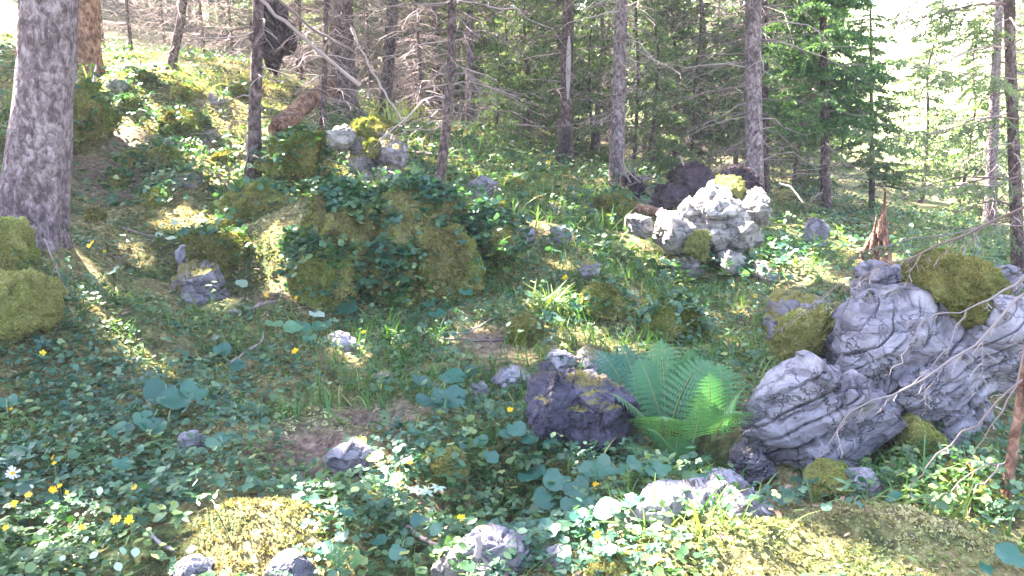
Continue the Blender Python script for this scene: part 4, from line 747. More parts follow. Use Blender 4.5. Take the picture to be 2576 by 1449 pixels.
boulder('small purple stone right of the purple ribbed rock', [([(1368,1400),(1385,1370),(1420,1380),(1430,1420),(1400,1440),(1375,1430)], 2.15, .05)], M_ROCK, 'rock', seed=68, lv=5, name='rock')
boulder('rounded grey stone below the blazing moss patch', [([(680,1449),(690,1410),(740,1392),(785,1410),(795,1450),(760,1490),(700,1490)], 2.02, .08)], M_ROCK, 'rock', seed=69, lv=6, name='rock', crack=.03, bed=(1, 1, 1.4))
boulder('lilac rubbly stone at the bottom edge left of the blazing moss', [([(430,1449),(470,1415),(530,1420),(545,1455),(500,1480),(440,1480)], 2.02, .06)], M_ROCK, 'rock', seed=70, lv=5, name='rock')
boulder('long pale tilted stone beside the lime leaf', [([(806,1200),(820,1165),(870,1130),(920,1098),(950,1105),(940,1140),(890,1175),(840,1210)], 2.85, .07)], M_ROCK, 'rock', seed=71, lv=6, name='rock', crack=.03)
boulder('crumbly brown moss lump right of the long pale tilted stone', [([(1040,1180),(1060,1140),(1110,1130),(1160,1150),(1170,1190),(1120,1210),(1060,1205)], 2.85, .09)], M_MOSSB, 'moss cushion', 'moss_cushion', seed=72, lv=5, crack=.03, rough=.1, facet=.2)
for i, (lb, poly, d, th) in enumerate([
 ('flat pinkish stone left of the dark purple-blue rock', [(1235,965),(1260,940),(1320,935),(1345,960),(1300,985),(1250,985)], 3.75, .1),
 ('flat lilac stone upslope of the dark purple-blue rock', [(1370,915),(1385,890),(1430,888),(1450,915),(1430,935),(1385,935)], 3.9, .1),
 ('mossy flat stone behind the dark purple-blue rock', [(1430,905),(1460,885),(1520,885),(1540,925),(1500,945),(1450,940)], 3.85, .12),
 ('small lilac stone in the grass below the grass tuft', [(1178,985),(1195,965),(1230,985),(1235,1010),(1200,1015)], 3.6, .05),
 ('pale wedge-shaped stone under drooping grass, mid left', [(822,858),(845,838),(880,850),(905,880),(870,885),(840,875)], 4.4, .07),
 ('small upright lilac stone in the green plants right of the mound', [(1462,690),(1470,658),(1495,655),(1505,690),(1485,705)], 5.8, .07),
 ('small purple stone behind the ridge, beside the fern', [(1295,600),(1310,572),(1335,575),(1340,605),(1315,618)], 6.6, .09),
 ('tiny pale stone pair in the shade of the left bank', [(448,650),(465,615),(510,625),(525,665),(490,690),(455,680)], 5.7, .12),
 ('little lilac stone on the litter below the leaf-covered bank', [(950,968),(962,935),(985,940),(985,970)], 3.9, .04),
 ('pinkish lit stone among plants below the outcrop', [(1375,600),(1390,570),(1430,580),(1450,605),(1410,615)], 6.9, .08),
 ('low grey stone in dark leaves under the purple streak', [(440,1130),(455,1098),(500,1095),(520,1115),(500,1140),(460,1145)], 3.05, .05),
 ('grey stone on the path edge above the tree-shadow', [(238,300),(255,270),(275,280),(280,330),(255,350),(240,335)], 7.8, .1),
 ('purple shadowed stone under the mossy bank right of the slim spruce', [(1180,480),(1195,440),(1240,445),(1250,480),(1220,500)], 8.0, .15),
 ('pink tilted slab behind the outcrop near the stump', [(2020,560),(2045,545),(2075,600),(2080,640),(2050,620)], 8.2, .08),
 ('small grey stone between moss patches below the streak', [(1490,1385),(1505,1355),(1535,1360),(1540,1395),(1510,1405)], 2.25, .04)]):
    boulder(lb, [(poly, d, th)], M_ROCKM if i % 3 == 2 else M_ROCK, 'rock', 'rock', seed=80+i*3, lv=5, crack=.05)
boulder('upper olive moss boulder against the thick grey trunk', [([(-90,640),(-60,570),(0,555),(45,580),(65,620),(62,680),(0,700),(-70,700)], 4.3, .3)], M_MOSSO, name='moss_boulder', seed=131, lv=6, crack=.02, rough=.07, facet=.4)
boulder('lower bright olive moss boulder at the left edge', [([(-90,800),(-70,710),(0,695),(60,700),(110,740),(130,800),(95,850),(20,880),(-60,870)], 3.85, .28)], M_MOSSO, name='moss_boulder', seed=132, lv=6, crack=.02, rough=.07, facet=.4)
boulder('rusty moss-capped stone block behind the left bank', [([(430,640),(470,600),(560,600),(640,610),(650,660),(600,690),(520,690)], 5.9, .3)], M_MOSSB, 'boulder', 'moss_boulder', seed=133, lv=6, crack=.05, rough=.08, facet=.7)
boulder('dark mossy hump on the sunny slope', [([(400,330),(420,300),(470,285),(510,300),(515,335),(460,350)], 8.9, .25)], M_MOSSB, 'moss cushion', 'moss_cushion', seed=134, lv=5, crack=.03, rough=.08, facet=.3)
boulder('brown mossy hump below the sunny slope', [([(380,400),(395,378),(430,375),(452,400),(445,425),(400,428)], 7.9, .2)], M_MOSSB, 'moss cushion', 'moss_cushion', seed=135, lv=5, crack=.03, rough=.08, facet=.3)
boulder('shadowed moss bank behind the thick grey trunk', [([(160,330),(170,240),(210,210),(250,250),(260,330),(230,380),(180,380)], 7.2, .4)], M_MOSSB, 'moss cushion', 'moss_cushion', seed=136, shift=.2, lv=5, crack=.03, rough=.08, facet=.3)
boulder('rounded tan moss cushion cut by the bottom edge', [([(1480,1449),(1490,1420),(1530,1402),(1580,1410),(1610,1445),(1590,1480),(1500,1480)], 2.02, .07)], M_MOSSO, 'moss cushion', 'moss_cushion', seed=138, lv=5, crack=.01, rough=.06, facet=.2)
boulder('golden moss lump right of the grass tuft', [([(1610,800),(1640,770),(1690,768),(1740,790),(1760,840),(1700,870),(1630,850)], 4.75, .2)], M_MOSSB, 'moss cushion', 'moss_cushion', seed=139, lv=6, crack=.03, rough=.09, facet=.3)
boulder('small golden moss cushion below the grass tuft', [([(1275,850),(1290,815),(1330,800),(1365,830),(1360,865),(1310,870)], 4.5, .12)], M_MOSSB, 'moss cushion', 'moss_cushion', seed=140, lv=5, crack=.02, rough=.07, facet=.3)
boulder('rusty elongated moss cushion above the golden moss lump', [([(1470,740),(1500,715),(1540,735),(1570,780),(1560,810),(1510,790)], 5.0, .15)], M_MOSSB, 'moss cushion', 'moss_cushion', seed=141, lv=5, crack=.03, rough=.08, facet=.3)
for i, (px, py, wpx, hpx, th, lb) in enumerate([(300,215,60,34,.2,'low mossy rock near the top of the sunny slope'),(365,200,50,30,.18,'second mossy rock along the top of the sunny slope'),(475,235,70,40,.25,'broad mossy rock in the middle of the sunny slope'),(545,250,50,36,.2,'mossy rock right of the broad one on the sunny slope'),
 (600,235,46,34,.2,'mossy rock beside the thin grey-brown trunk'),(330,265,44,34,.15,'mossy rock above the upper soil patch'),(520,345,64,40,.2,'rounded mossy rock between the lit plants and the dark hump'),(560,400,50,30,.15,'small mossy rock in the bright hollow'),(330,400,60,44,.2,'mossy rock below the upper soil patch'),(480,455,70,40,.18,'wide low mossy rock left of the mound'),
 (300,460,56,34,.15,'mossy rock on the left bank behind the thick trunk'),(390,500,60,50,.2,'tall mossy rock at the end of the left bank'),(640,445,50,30,.15,'low mossy rock under the long mossy hump'),(240,545,50,30,.12,'mossy rock right of the thick trunk foot'),(1290,470,60,36,.2,'mossy rock in the plants left of the peeled trunk'),(1400,530,50,34,.15,'mossy rock in the grass right of the arching fern')]):
    r_ = np.random.default_rng(i+500); a_ = np.linspace(0, 2*math.pi, 9)[:-1]+r_.normal(0, .15, 8); q_ = [(px+wpx*.5*math.cos(a)*r_.uniform(.8, 1.15), py-hpx*.5*math.sin(a)*r_.uniform(.75, 1.15)) for a in a_]
    boulder(lb, [(q_, 8, th)], M_MOSSB if i % 3 else M_ROCKM, 'rock', 'mossy_rock', seed=500+i*3, lv=5, crack=.05, rough=.09, facet=.7, shift=float(G(px, py+hpx*.42)[1]+th*.5-8), leafy=60)
# broken orange-brown stump
p0 = at(2195, 655, 7.2); st = thing('stump', p0, 'jagged orange-brown broken stump behind the huge boulder', 'stump')
g = Geo(); k, sd_ = 30, 40; th = np.arange(sd_)*2*math.pi/sd_; hs = np.linspace(0, 1, k)
topz = .24+.36*np.exp(-((np.angle(np.exp(1j*(th-.3))))/.55)**2)+.05*vnoise(np.stack([np.cos(th)*4, np.sin(th)*4, th*0], -1))
Rr = (.21-.165*hs[:, None]**.8)*(1+.25*vnoise(np.stack(np.broadcast_arrays(np.cos(th)[None]*3.5, np.sin(th)[None]*3.5, hs[:, None]*1.5), -1)))
W = np.stack([p0[0]+Rr*np.cos(th)+.02*hs[:, None], p0[1]+Rr*np.sin(th), p0[2]-.1+hs[:, None]*(topz[None]+.1)], -1)
i = np.arange(k-1)[:, None]*sd_; j = np.arange(sd_)[None]; j2 = (j+1) % sd_
g.add(W.reshape(-1, 3), None, np.stack([i+j, i+j2, i+sd_+j2, i+sd_+j], -1).reshape(-1, 4)); g.add(W[-1].mean(0)[None]-[0, 0, .1]); nb = k*sd_
g.f3.append(np.array([[nb-sd_+q_, nb-sd_+(q_+1) % sd_, nb] for q_ in range(sd_)])); g.m3.append(np.zeros(sd_)); child(g, 'trunk_stub', M_BARKO, st)
g = Geo(); r = np.random.default_rng(9); n_ = 9; q = p0+np.stack([r.uniform(-.13, .10, n_), r.uniform(-.16, -.05, n_), r.uniform(0, .1, n_)], -1); q2 = q+np.stack([(p0[0]-q[:, 0])*.7, (p0[1]-q[:, 1])*.6, r.uniform(.15, .34, n_)], -1)
g.tubes(np.stack([q, (q+q2)/2, q2], 1), np.array([[.022, .016, .003]]).repeat(n_, 0), 5); child(g, 'splinters', M_BARKO, st)
# ------------------------------------------------------------------ fallen wood
def wood(name, label, pts, r0, r1, mt, cat, seed=0, tw=0, tl=.2, sides=7):
    """pts: (px,py) lying on the ground or (px,py,d) free"""
    P = np.array([at(*p) if len(p) == 3 else G(*p, lift=r0*1.3+.01) for p in pts]); u = np.linspace(0, 1, 14); t = np.linspace(0, 1, len(P))
    Q = np.stack([np.interp(u, t, P[:, i]) for i in range(3)], -1); Q[1:-1] = (Q[:-2]+2*Q[1:-1]+Q[2:])/4; r = np.random.default_rng(seed); L = np.linalg.norm(Q[-1]-Q[0]); Q[1:-1] += r.normal(0, .006*L, (12, 3))*np.array([1, .5, 1])
    root = thing(name, Q[0], label, cat); g = Geo(); R = (r0+(r1-r0)*u)*(1+.12*r.normal(0, 1, 14)); R[-1] = r1*.3
    if r0 > .04: R[0] = r0*.2; Q[1] = Q[0]*.93+Q[2]*.07; R[1] = r0; Q[-2] = Q[-1]*.93+Q[-3]*.07; R[-2] = r1; R[-1] = r1*.2
    g.tubes(Q[None], R[None], sides, np.array([r.uniform(.2, .9)]))
    child(g, 'stem', mt, root)
    if tw:
        g = Geo(); W, l_ = twigs(Q[None], np.array([L]), tw, tl, seed+1, .1, t0=.25); g.tubes(W, np.clip(.006*l_+.0015, .0015, .005)[:, None]*np.array([1, .8, .6, .3])[None], 4, r.uniform(.2, 1, len(W))); child(g, 'side_twigs', mt, root)
    return root
wood('fallen_log', 'reddish-brown fallen log slanting down to the mossy hump', [(700,330,8.0),(740,285,8.4),(830,215,9.2)], .10, .09, M_BARKO, 'log', 1, sides=16)
wood('dead_pole', 'long dead leaning pole crossing above the stone pile, lower one', [(905,215,7),(780,110,6.9),(620,-30,6.8)], .016, .012, M_TWIG, 'branch', 2, 6, .06)
wood('dead_pole', 'upper dead leaning pole ending near the purple-brown trunk', [(890,130,7.4),(780,70,7.3),(680,-20,7.2)], .014, .011, M_TWIG, 'branch', 3, 6, .06)
wood('dead_pole', 'thin leaning dead stick against the stone pile', [(1010,300,8.2),(940,190,8.2),(880,60,8.2)], .010, .008, M_TWIG, 'branch', 4, 6, .08)
wood('fallen_branch', 'thin horizontal dead branch with side twigs below the central mound', [(1110,862),(1200,866),(1290,862),(1380,862)], .009, .005, M_TWIG, 'branch', 5, 8, .2)
wood('fallen_branch', 'curved dead twig just above the horizontal dead branch', [(1105,850),(1180,845),(1220,820),(1260,795)], .005, .003, M_TWIG, 'twig', 6, 3, .2)
wood('fallen_branch', 'dark forked stick on the brown litter patch', [(575,797),(620,795),(660,775),(700,768)], .014, .008, M_TWIG, 'branch', 7, 3, .3)
wood('fallen_branch', 'grey stick above the left bank', [(310,580),(360,597),(425,610)], .008, .005, M_TWIG, 'branch', 8, 2, .2)
wood('fallen_branch', 'thin curved stick running right from the orange flower', [(245,628),(285,655),(370,662)], .006, .004, M_TWIG, 'twig', 9)
wood('fallen_branch', 'short grey stick on the moss under the thick trunk', [(70,685,4.1),(120,700,4.1),(175,725,4.15)], .008, .004, M_TWIG, 'twig', 10)
wood('fallen_branch', 'fine twig hanging down the left moss bank', [(110,600,4.35),(155,700,4.2),(180,790,4.0),(210,830,3.95)], .005, .002, M_TWIG, 'twig', 11, 6, .2)
wood('fallen_branch', 'dark crooked twig among leaves right of the lit streak', [(580,922),(625,890),(660,870),(665,838)], .007, .004, M_TWIG, 'twig', 12)
wood('dead_twig', 'forked bleached twig standing beside the lime leaf', [(905,1215),(915,1150),(925,1080),(948,1025,2.75)], .005, .003, M_STICK, 'twig', 13, 2, .3)
wood('dead_twig', 'pale stub standing on the purple ribbed rock', [(1200,1400,2.06),(1206,1370,2.06),(1202,1342,2.06)], .010, .008, M_STICK, 'twig', 14)
wood('fallen_branch', 'pink bare stick in leaves left of the blazing moss', [(375,1352),(400,1380),(440,1400)], .007, .005, M_STICK, 'twig', 15)
wood('fallen_branch', 'broken pinkish stick right of the blazing moss patch', [(1025,1345),(1060,1370),(1110,1395)], .010, .005, M_TWIG, 'branch', 16)
wood('dead_twig', 'thin curved twig over the moss lump right of the lime leaf', [(1120,1185),(1140,1230),(1190,1255),(1240,1280)], .004, .002, M_TWIG, 'twig', 17, 3, .2)
wood('rotten_log', 'short yellowish rotten log in front of the root plate', [(1600,523,8.0),(1640,530,7.9),(1680,545,7.8)], .05, .045, M_BARKO, 'log', 18, sides=12)
wood('fallen_branch', 'bare branch reaching toward the root plate from the blue-grey trunk', [(1555,480,8.4),(1600,500,8.2),(1645,508,8.1)], .010, .005, M_TWIG, 'branch', 19, 6, .4)
wood('fallen_branch', 'sunlit white stub leaning on the thin grey-brown trunk', [(612,462),(620,420,7.1),(621,330,7.15)], .012, .009, M_STICK, 'branch', 20)
wood('fallen_branch', 'bent bleached branch right of the dark root plate', [(1960,462,8.6),(1990,470,8.5),(2020,510,8.3)], .015, .006, M_STICK, 'branch', 21, 4, .3)
wood('dead_twig', 'forked grey snag standing in the root plate', [(1730,450,8.9),(1722,420,8.9),(1708,390,8.9)], .015, .006, M_TWIG, 'twig', 22, 3, .4)
wood('fallen_branch', 'bent white snag at the foot of the orange-brown trunk', [(215,255,9.2),(236,225,9.2),(242,160,9.3)], .018, .010, M_STICK, 'branch', 23)
wood('fallen_branch', 'thin pale twig arching down from the mound crest', [(880,480),(905,530),(935,560)], .006, .003, M_STICK, 'twig', 24)
wood('fallen_branch', 'pale sticks lying in the sun behind the slim curved spruce', [(1040,392),(1100,398),(1160,405)], .02, .012, M_STICK, 'branch', 25, 4, .2)
wood('fallen_branch', 'bundle of pinkish dead sticks in the far thicket', [(1250,310,13),(1320,314,13),(1370,320,13)], .02, .012, M_STICK, 'branch', 26, 8, .2)
wood('fallen_branch', 'short pink twig by the bright tuft of grass', [(1175,820,4.6),(1200,835,4.6),(1235,850,4.6)], .004, .003, M_STICK, 'twig', 27)
# ------------------------------------------------------------------ leaves, ferns, grass, flowers
def heart_T(n=18, cup=.12, notch=.35):
    """round heart leaf, stalk joins at the notch (origin); radius about 1"""
    a = np.linspace(-math.pi, math.pi, n, endpoint=False)+math.pi/n; r = 1-notch*np.exp(-((np.abs(a)-math.pi)/.35)**2)+.05*np.cos(3*a)
    x, y = r*np.sin(a), r*np.cos(a)+.75; x2, y2 = .5*r*np.sin(a), .5*r*np.cos(a)+.75
    V = np.concatenate([[[0, .62, 0]], np.stack([x2, y2, cup*.3*r+.03*(-1.)**np.arange(n)], -1), np.stack([x, y, cup*(r**2)+.055*(-1.)**np.arange(n)+.09*np.sin(3*a+1)+.06*np.sin(7*a)], -1)]); V[:, 2] -= .08*np.abs(V[:, 0])*0
    f3 = np.array([[0, 1+i, 1+(i+1) % n] for i in range(n)]); f4 = np.array([[1+i, 1+n+i, 1+n+(i+1) % n, 1+(i+1) % n] for i in range(n)])
    return V, f3, f4
HEART = heart_T(); HEARTS = heart_T(8, .1)
def oval_T(w=.32, n=5, fold=.08, droop=.15):
    t = np.linspace(0, 1, n); ww = w*np.sin(math.pi*np.clip(t*.94+.03, 0, 1))**.8; V = []
    for i in range(n): z = -droop*t[i]**2; V += [[-ww[i], t[i], z+fold], [0, t[i], z], [ww[i], t[i], z+fold]]
    f = []
    for i in range(n-1): b = i*3; f += [[b, b+1, b+4, b+3], [b+1, b+2, b+5, b+4]]
    return np.array(V), None, np.array(f)
OVAL = oval_T()
def combine(T, mats_):
    V, f3, f4 = [], [], []; o = 0
    for M_, s, t in mats_:
        V.append(T[0]*s@np.array(M_).T+np.array(t))
        if T[1] is not None: f3.append(T[1]+o)
        if T[2] is not None: f4.append(T[2]+o)
        o += len(T[0])
    return np.concatenate(V), (np.concatenate(f3) if f3 else None), (np.concatenate(f4) if f4 else None)
def rz(a): c, s = math.cos(a), math.sin(a); return [[c, -s, 0], [s, c, 0], [0, 0, 1]]
TRI = combine(oval_T(.42), [(rz(a), 1., (0, 0, 0)) for a in (-1.25, 0, 1.25)])
PALM = combine(oval_T(.22), [(rz(a), 1.-.1*abs(a), (0, 0, 0)) for a in (-1.9, -1., 0, 1., 1.9)])
def blade_T(seed, n=5, w=.035, bend=.6):
    t = np.linspace(0, 1, n); V = []
    for i in range(n):
        y = bend*t[i]**2; z = t[i]*(1-.35*bend*t[i]**1.5); ww = w*(1-t[i]**1.5)+.002; V += [[-ww, y, z], [ww, y, z]]
    return np.array(V), None, np.array([[2*i, 2*i+1, 2*i+3, 2*i+2] for i in range(n-1)])
BLADE = [blade_T(0, bend=.25), blade_T(1, bend=.6), blade_T(2, bend=1.)]
# scatter over the ground, denser where the camera is near (smaller pieces matter there)
def scatter(n, d0, d1, p=1.0, spread=.68):
    u_ = U(0, 1, n); y = (d0**p+u_*(d1**p-d0**p))**(1/p); x = U(-1, 1, n)*(spread*y+.3); return x, y
def cover(n, d0, d1, bl, base, p=1., nz=2.4, seed=1, neg=None):
    x, y = scatter(n, d0, d1, p); w_ = mask(bl, x, y)+base*(.5+1.5*fbm(np.stack([x, y, x*0], -1)*nz, 3, seed))
    if neg is not None: w_ -= .70*mask(neg, x, y)
    k = U(0, 1, n) < np.clip(w_, 0, 1); x, y = x[k], y[k]; return np.stack([x, y, Hs(x, y)], -1)
def tilt(n, a): return rotm(U(0, 2*math.pi, n), rng.normal(0, a, n), rng.normal(0, a, n))
# moss tufts
g = Geo()
P = cover(230000, 1.6, 14, B_MOSS, .62, .55, 1.6, 3, B_LIT); n_ = len(P); kk = rng.integers(0, 3, n_); tn = np.clip(.45+.35*fbm(P*2.2, 3, 8)+rng.normal(0, .15, n_), 0, 1)
sz = (.008+.0022*P[:, 1])*U(.6, 1.4, n_)
for i in range(3): m = kk == i; g.inst(TUFT[i], P[m], tilt(m.sum(), .35), sz[m], tn[m])
tag(g.build('moss', M_TUFT), 'yellow-brown moss shoots carpeting the forest floor', 'moss', None, 'stuff')
# small leaves
g = Geo()
P = cover(64000, 1.7, 6, B_LEAF, .30, .9, 2.6, 4, B_BARE); n_ = len(P); P[:, 2] += U(.01, .085, n_); k = U(0, 1, n_); tn = np.clip(rng.beta(2, 3, n_)+.10*vnoise(P*3), 0, 1); sz = .006+.022*rng.beta(1.2, 4, n_)
g.inst(HEARTS, P[k < .5], tilt((k < .5).sum(), .4), sz[k < .5], tn[k < .5]); m = (k >= .5) & (k < .85); g.inst(TRI, P[m], tilt(m.sum(), .35), sz[m]*1.5, tn[m]); m = k >= .85; g.inst(PALM, P[m], tilt(m.sum(), .3), sz[m]*2., tn[m])
P = cover(60000, 6, 15, B_LEAF, .36, .9, 1.6, 5, B_BARE); n_ = len(P); P[:, 2] += U(.01, .16, n_); k = U(0, 1, n_); tn = np.clip(rng.beta(2, 2.6, n_), 0, 1); sz = U(.013, .03, n_)
g.inst(HEARTS, P[k < .4], tilt((k < .4).sum(), .45), sz[k < .4], tn[k < .4]); m = k >= .4; g.inst(TRI, P[m], tilt(m.sum(), .4), sz[m]*1.5, tn[m])
for P_l, F_l, n_l in LEAFY:
    q_, nn_ = tri_sample(P_l, F_l, n_l, rng, .0); q_ = q_+nn_*U(.02, .09, n_l)[:, None]; c_ = fbm(q_*3, 2, 77) > -.32; q_ = q_[c_]; n_ = len(q_); k = U(0, 1, n_); tn = rng.beta(2, 3, n_); sz = U(.004, .0085, n_)*np.clip(q_[:, 1], 2.2, 6)**.7
    g.inst(HEARTS, q_[k < .6], tilt((k < .6).sum(), .5), sz[k < .6], tn[k < .6]); m = k >= .6; g.inst(TRI, q_[m], tilt(m.sum(), .45), sz[m]*1.5, tn[m])
P = cover(1500, 1.8, 12, B_LEAF+B_GRASS, .35, .9, 1.8, 15, B_BARE)   # taller leafy stems
for j_ in range(5):
    n_ = len(P); h_ = U(.04, .15, n_)*(.8+.05*P[:, 1]); a_y = U(0, 6.28, n_); Q = P+np.stack([rng.normal(0, .012, n_), rng.normal(0, .012, n_), h_], -1)
    g.inst(OVAL, Q, rotm(a_y, rng.normal(-.1, .3, n_), rng.normal(0, .25, n_)), U(.016, .034, n_)*(1+.06*P[:, 1]), np.clip(rng.normal(.5, .2, n_), 0, 1))
tag(g.build('ground_leaves', M_LEAF), 'blue-green low leaves covering the forest floor', 'ground cover', None, 'stuff')
# grass
g = Geo()
P = cover(30000, 1.7, 7, B_GRASS, .12, .9, 2., 6, B_BARE); n_ = len(P); kk = rng.integers(0, 3, n_); L = U(.05, .15, n_); tn = np.clip(rng.beta(2, 2.5, n_), 0, 1)
for i in range(3): m = kk == i; g.inst(BLADE[i], P[m], tilt(m.sum(), .3), L[m], tn[m])
P = cover(22000, 7, 16, B_GRASS, .22, .9, 1.2, 7, B_BARE); n_ = len(P); kk = rng.integers(0, 3, n_); L = U(.10, .28, n_); tn = np.clip(rng.beta(2, 2.2, n_), 0, 1)
for i in range(3): m = kk == i; g.inst(BLADE[i], P[m], tilt(m.sum(), .3), L[m], tn[m])
tag(g.build('grass', M_GRASS), 'thin green grass blades between the mosses', 'grass', None, 'stuff')
# litter: needles, chips and small twigs
g = Geo(); P = cover(110000, 1.7, 12, B_LIT, .18, .7, 2., 8); n_ = len(P); P[:, 2] += U(.002, .012, n_)
SLV = (np.array([[-.07, 0, 0], [.07, 0, 0], [.05, 1, .05], [-.05, 1, .05]]), None, np.array([[0, 1, 2, 3]]))
g.inst(SLV, P, rotm(U(0, 6.28, n_), rng.normal(0, .15, n_), rng.normal(0, .3, n_)), U(.006, .026, n_)*(.7+.22*P[:, 1]), rng.beta(1.4, 2., n_))
P = cover(5000, 1.7, 12, B_LIT, .5, .9, 2., 18); n_ = len(P); P[:, 2] += U(.01, .04, n_); g.inst(OVAL, P, tilt(n_, .5), U(.012, .03, n_), U(.05, .6, n_))
tag(g.build('needle_litter', M_LITTER), 'reddish-brown needles and twig bits littering the ground', 'litter', None, 'stuff')
# --- broad-leaved plants, each its own thing
def leafplant(label, leaves, r=.05, tone=.4, mt=None, cat='plant', d=None, T=None, name='broadleaf_plant', hgt=.08, face=.35):
    """leaves: (px,py,radius px); each leaf is a part with its stalk below it"""
    c = np.mean([(a[0], a[1]) for a in leaves], 0); b = G(c[0], c[1]+12); d = d or b[1]-.02; root = thing(name, b, label, cat)
    for (px, py, rp) in leaves:
        lf_ = .075 if rp*d/F > .02 else .05; d1 = G(px, py+lf_*F/b[1])[1]; s = rp/F*d1*.98; C = at(px, py, d1-.01); C[2] = max(C[2], Hz(C)+.03)
        fl_ = rng.random() < .7; yaw = U(-.8, .8)+math.pi*fl_; R_ = rotm(np.array([yaw]), np.array([U(.05, .6)*(-1 if fl_ else 1)]), np.array([rng.normal(0, face)])); off = (R_[0]@np.array([0, .75*s, 0]))
        g = Geo(); g.inst(T or HEART, (C-off)[None], R_, np.array([s]), np.array([np.clip(tone+rng.normal(0, .15), 0, 1)])); lf = child(g, 'leaf', mt or M_BIG, root)
        base = b+np.array([rng.normal(0, .02), rng.normal(0, .02), -.02]); t = np.linspace(0, 1, 6)[:, None]; Q = base*(1-t)+(C-off)*t; Q[:, 2] += .03*np.sin(math.pi*t[:, 0]); g = Geo(); g.tubes(Q[None], np.array([[.0032, .003, .0028, .0026, .0024, .002]])*min(1, s/.05+.3), 5, np.array([.3])); g.build('stalk', M_STALK, lf, np.array(root.location))
    return root
LP = [('cluster of broad blue-green leaves right of the long streak of light', [(400,985,42),(445,1005,44),(485,985,36),(380,1060,34),(410,1075,32)], .15),
 ('single round leaf in dark ground cover at lower left', [(305,1167,27)], .35), ('wide drooping leaf at the left edge above the orange flowers', [(45,1150,42),(20,1010,25)], .15),
 ('pair of rounded leaves above the single round leaf', [(300,1080,28),(355,1062,30),(330,1030,20)], .3), ('small rounded leaf pair right of the single round leaf', [(355,1130,22),(540,1115,24),(560,1100,18)], .35),
 ('large drooping leaf and two small ones under the central mound', [(938,738,22),(875,775,28),(965,715,14)], .3), ('blue-green leaf trio in front of the golden moss boulder', [(985,690,20),(1025,690,16),(1035,672,12)], .4),
 ('leaf pair hanging before the right end of the golden moss boulder', [(1160,712,16),(1172,735,20),(1212,705,14),(1225,725,14)], .45),
 ('blue glossy leaves at the moss mound foot', [(1080,765,16),(1100,790,22),(1120,770,14)], .3),
 ('group of wide blue-green leaves below the dark purple-blue rock', [(1340,1195,42),(1400,1210,40),(1450,1230,38),(1370,1255,34)], .2), ('large leaf with wavy rim beside the yellow flower', [(1500,1180,48),(1550,1185,30)], .25),
 ('broad two-lobed leaf right of the yellow flower', [(1610,1175,42),(1655,1180,36)], .3), ('round cupped leaf above the lower yellow flower', [(1528,1283,40)], .4), ('dark leaves behind the round cupped leaf', [(1590,1260,36),(1480,1265,30),(1460,1300,30),(1440,1270,34)], .05),
 ('row of small round leaves left of the broad leaf group', [(1300,1080,28),(1335,1105,30),(1270,1095,20),(1385,1115,20)], .25), ('tall narrow leaf group behind the purple ribbed rock', [(1380,1330,34),(1300,1330,24),(1240,1320,20),(1420,1400,24)], .15),
 ('wide flat leaf under the bracken, left of the black gap', [(1770,1205,40),(1715,1120,32)], .35), ('blurry dark heart leaves above the litter path', [(1085,1010,42),(1130,1000,46),(1140,950,36),(1185,935,36),(1060,960,30)], .1),
 ('small round leaves right of the litter path', [(1160,1120,22),(1210,1110,22),(1235,1150,24)], .3), ('dark leaves under the standing pale twig', [(1100,1330,26),(1050,1310,22),(960,1360,30),(1000,1390,26)], .15),
 ('pale leaves at the foot of the grass tuft', [(1400,800,20),(1445,770,15),(1330,740,14)], .6), ('broad leaf in shade on the slope left of the slim spruce', [(810,820,30),(760,825,24)], .5), ('blue leaves beside the lit grey-green leaf', [(690,815,24),(735,825,26),(780,850,20)], .55),
 ('dim round leaves right of the light streak foot', [(560,880,24),(600,920,22),(545,850,20)], .25), ('leaf fan in shadow by the bottom centre', [(870,1290,22),(820,1380,24),(860,1350,22)], .2),
 ('broad leaf leaning from the shadow right of the bent white snag', [(420,352,14),(445,345,12)], .7), ('low leaves in front of the moss cushion at the boulder foot', [(2160,1270,20),(2250,1250,24),(2080,1275,16)], .3),
 ('dark broad leaf in the bottom right corner', [(2540,1400,44),(2480,1430,20)], .15), ('grey-green leaves under the leaning pole end', [(1010,560,14),(990,520,12)], .5), ('shaded leaves between bank and lilac-faceted rock', [(290,680,20),(250,700,18),(330,690,16)], .4)]
for lb, lv_, tn_ in LP: leafplant(lb, lv_, tone=tn_)
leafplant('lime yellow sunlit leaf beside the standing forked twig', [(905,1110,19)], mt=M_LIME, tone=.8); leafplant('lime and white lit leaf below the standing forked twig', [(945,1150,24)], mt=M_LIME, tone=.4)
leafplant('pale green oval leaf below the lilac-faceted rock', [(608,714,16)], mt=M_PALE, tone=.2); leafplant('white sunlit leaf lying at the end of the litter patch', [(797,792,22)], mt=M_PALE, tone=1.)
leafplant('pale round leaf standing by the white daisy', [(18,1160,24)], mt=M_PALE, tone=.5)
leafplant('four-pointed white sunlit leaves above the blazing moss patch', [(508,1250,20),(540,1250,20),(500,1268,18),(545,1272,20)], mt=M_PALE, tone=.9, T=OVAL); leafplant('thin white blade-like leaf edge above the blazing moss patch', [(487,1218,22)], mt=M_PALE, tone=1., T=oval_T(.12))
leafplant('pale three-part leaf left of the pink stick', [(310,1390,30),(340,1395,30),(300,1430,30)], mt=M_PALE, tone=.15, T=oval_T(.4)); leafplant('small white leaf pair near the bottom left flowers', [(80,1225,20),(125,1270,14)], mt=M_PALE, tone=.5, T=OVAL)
leafplant('greyish leaf pointing down right of the bottom left flowers', [(250,1240,28),(285,1290,20)], mt=M_PALE, tone=.0, T=oval_T(.3)); leafplant('whitish leaves in the sun at the bottom left corner', [(100,1340,22),(215,1360,24),(230,1400,26),(160,1400,20),(60,1400,22)], mt=M_PALE, tone=.7, T=oval_T(.38))
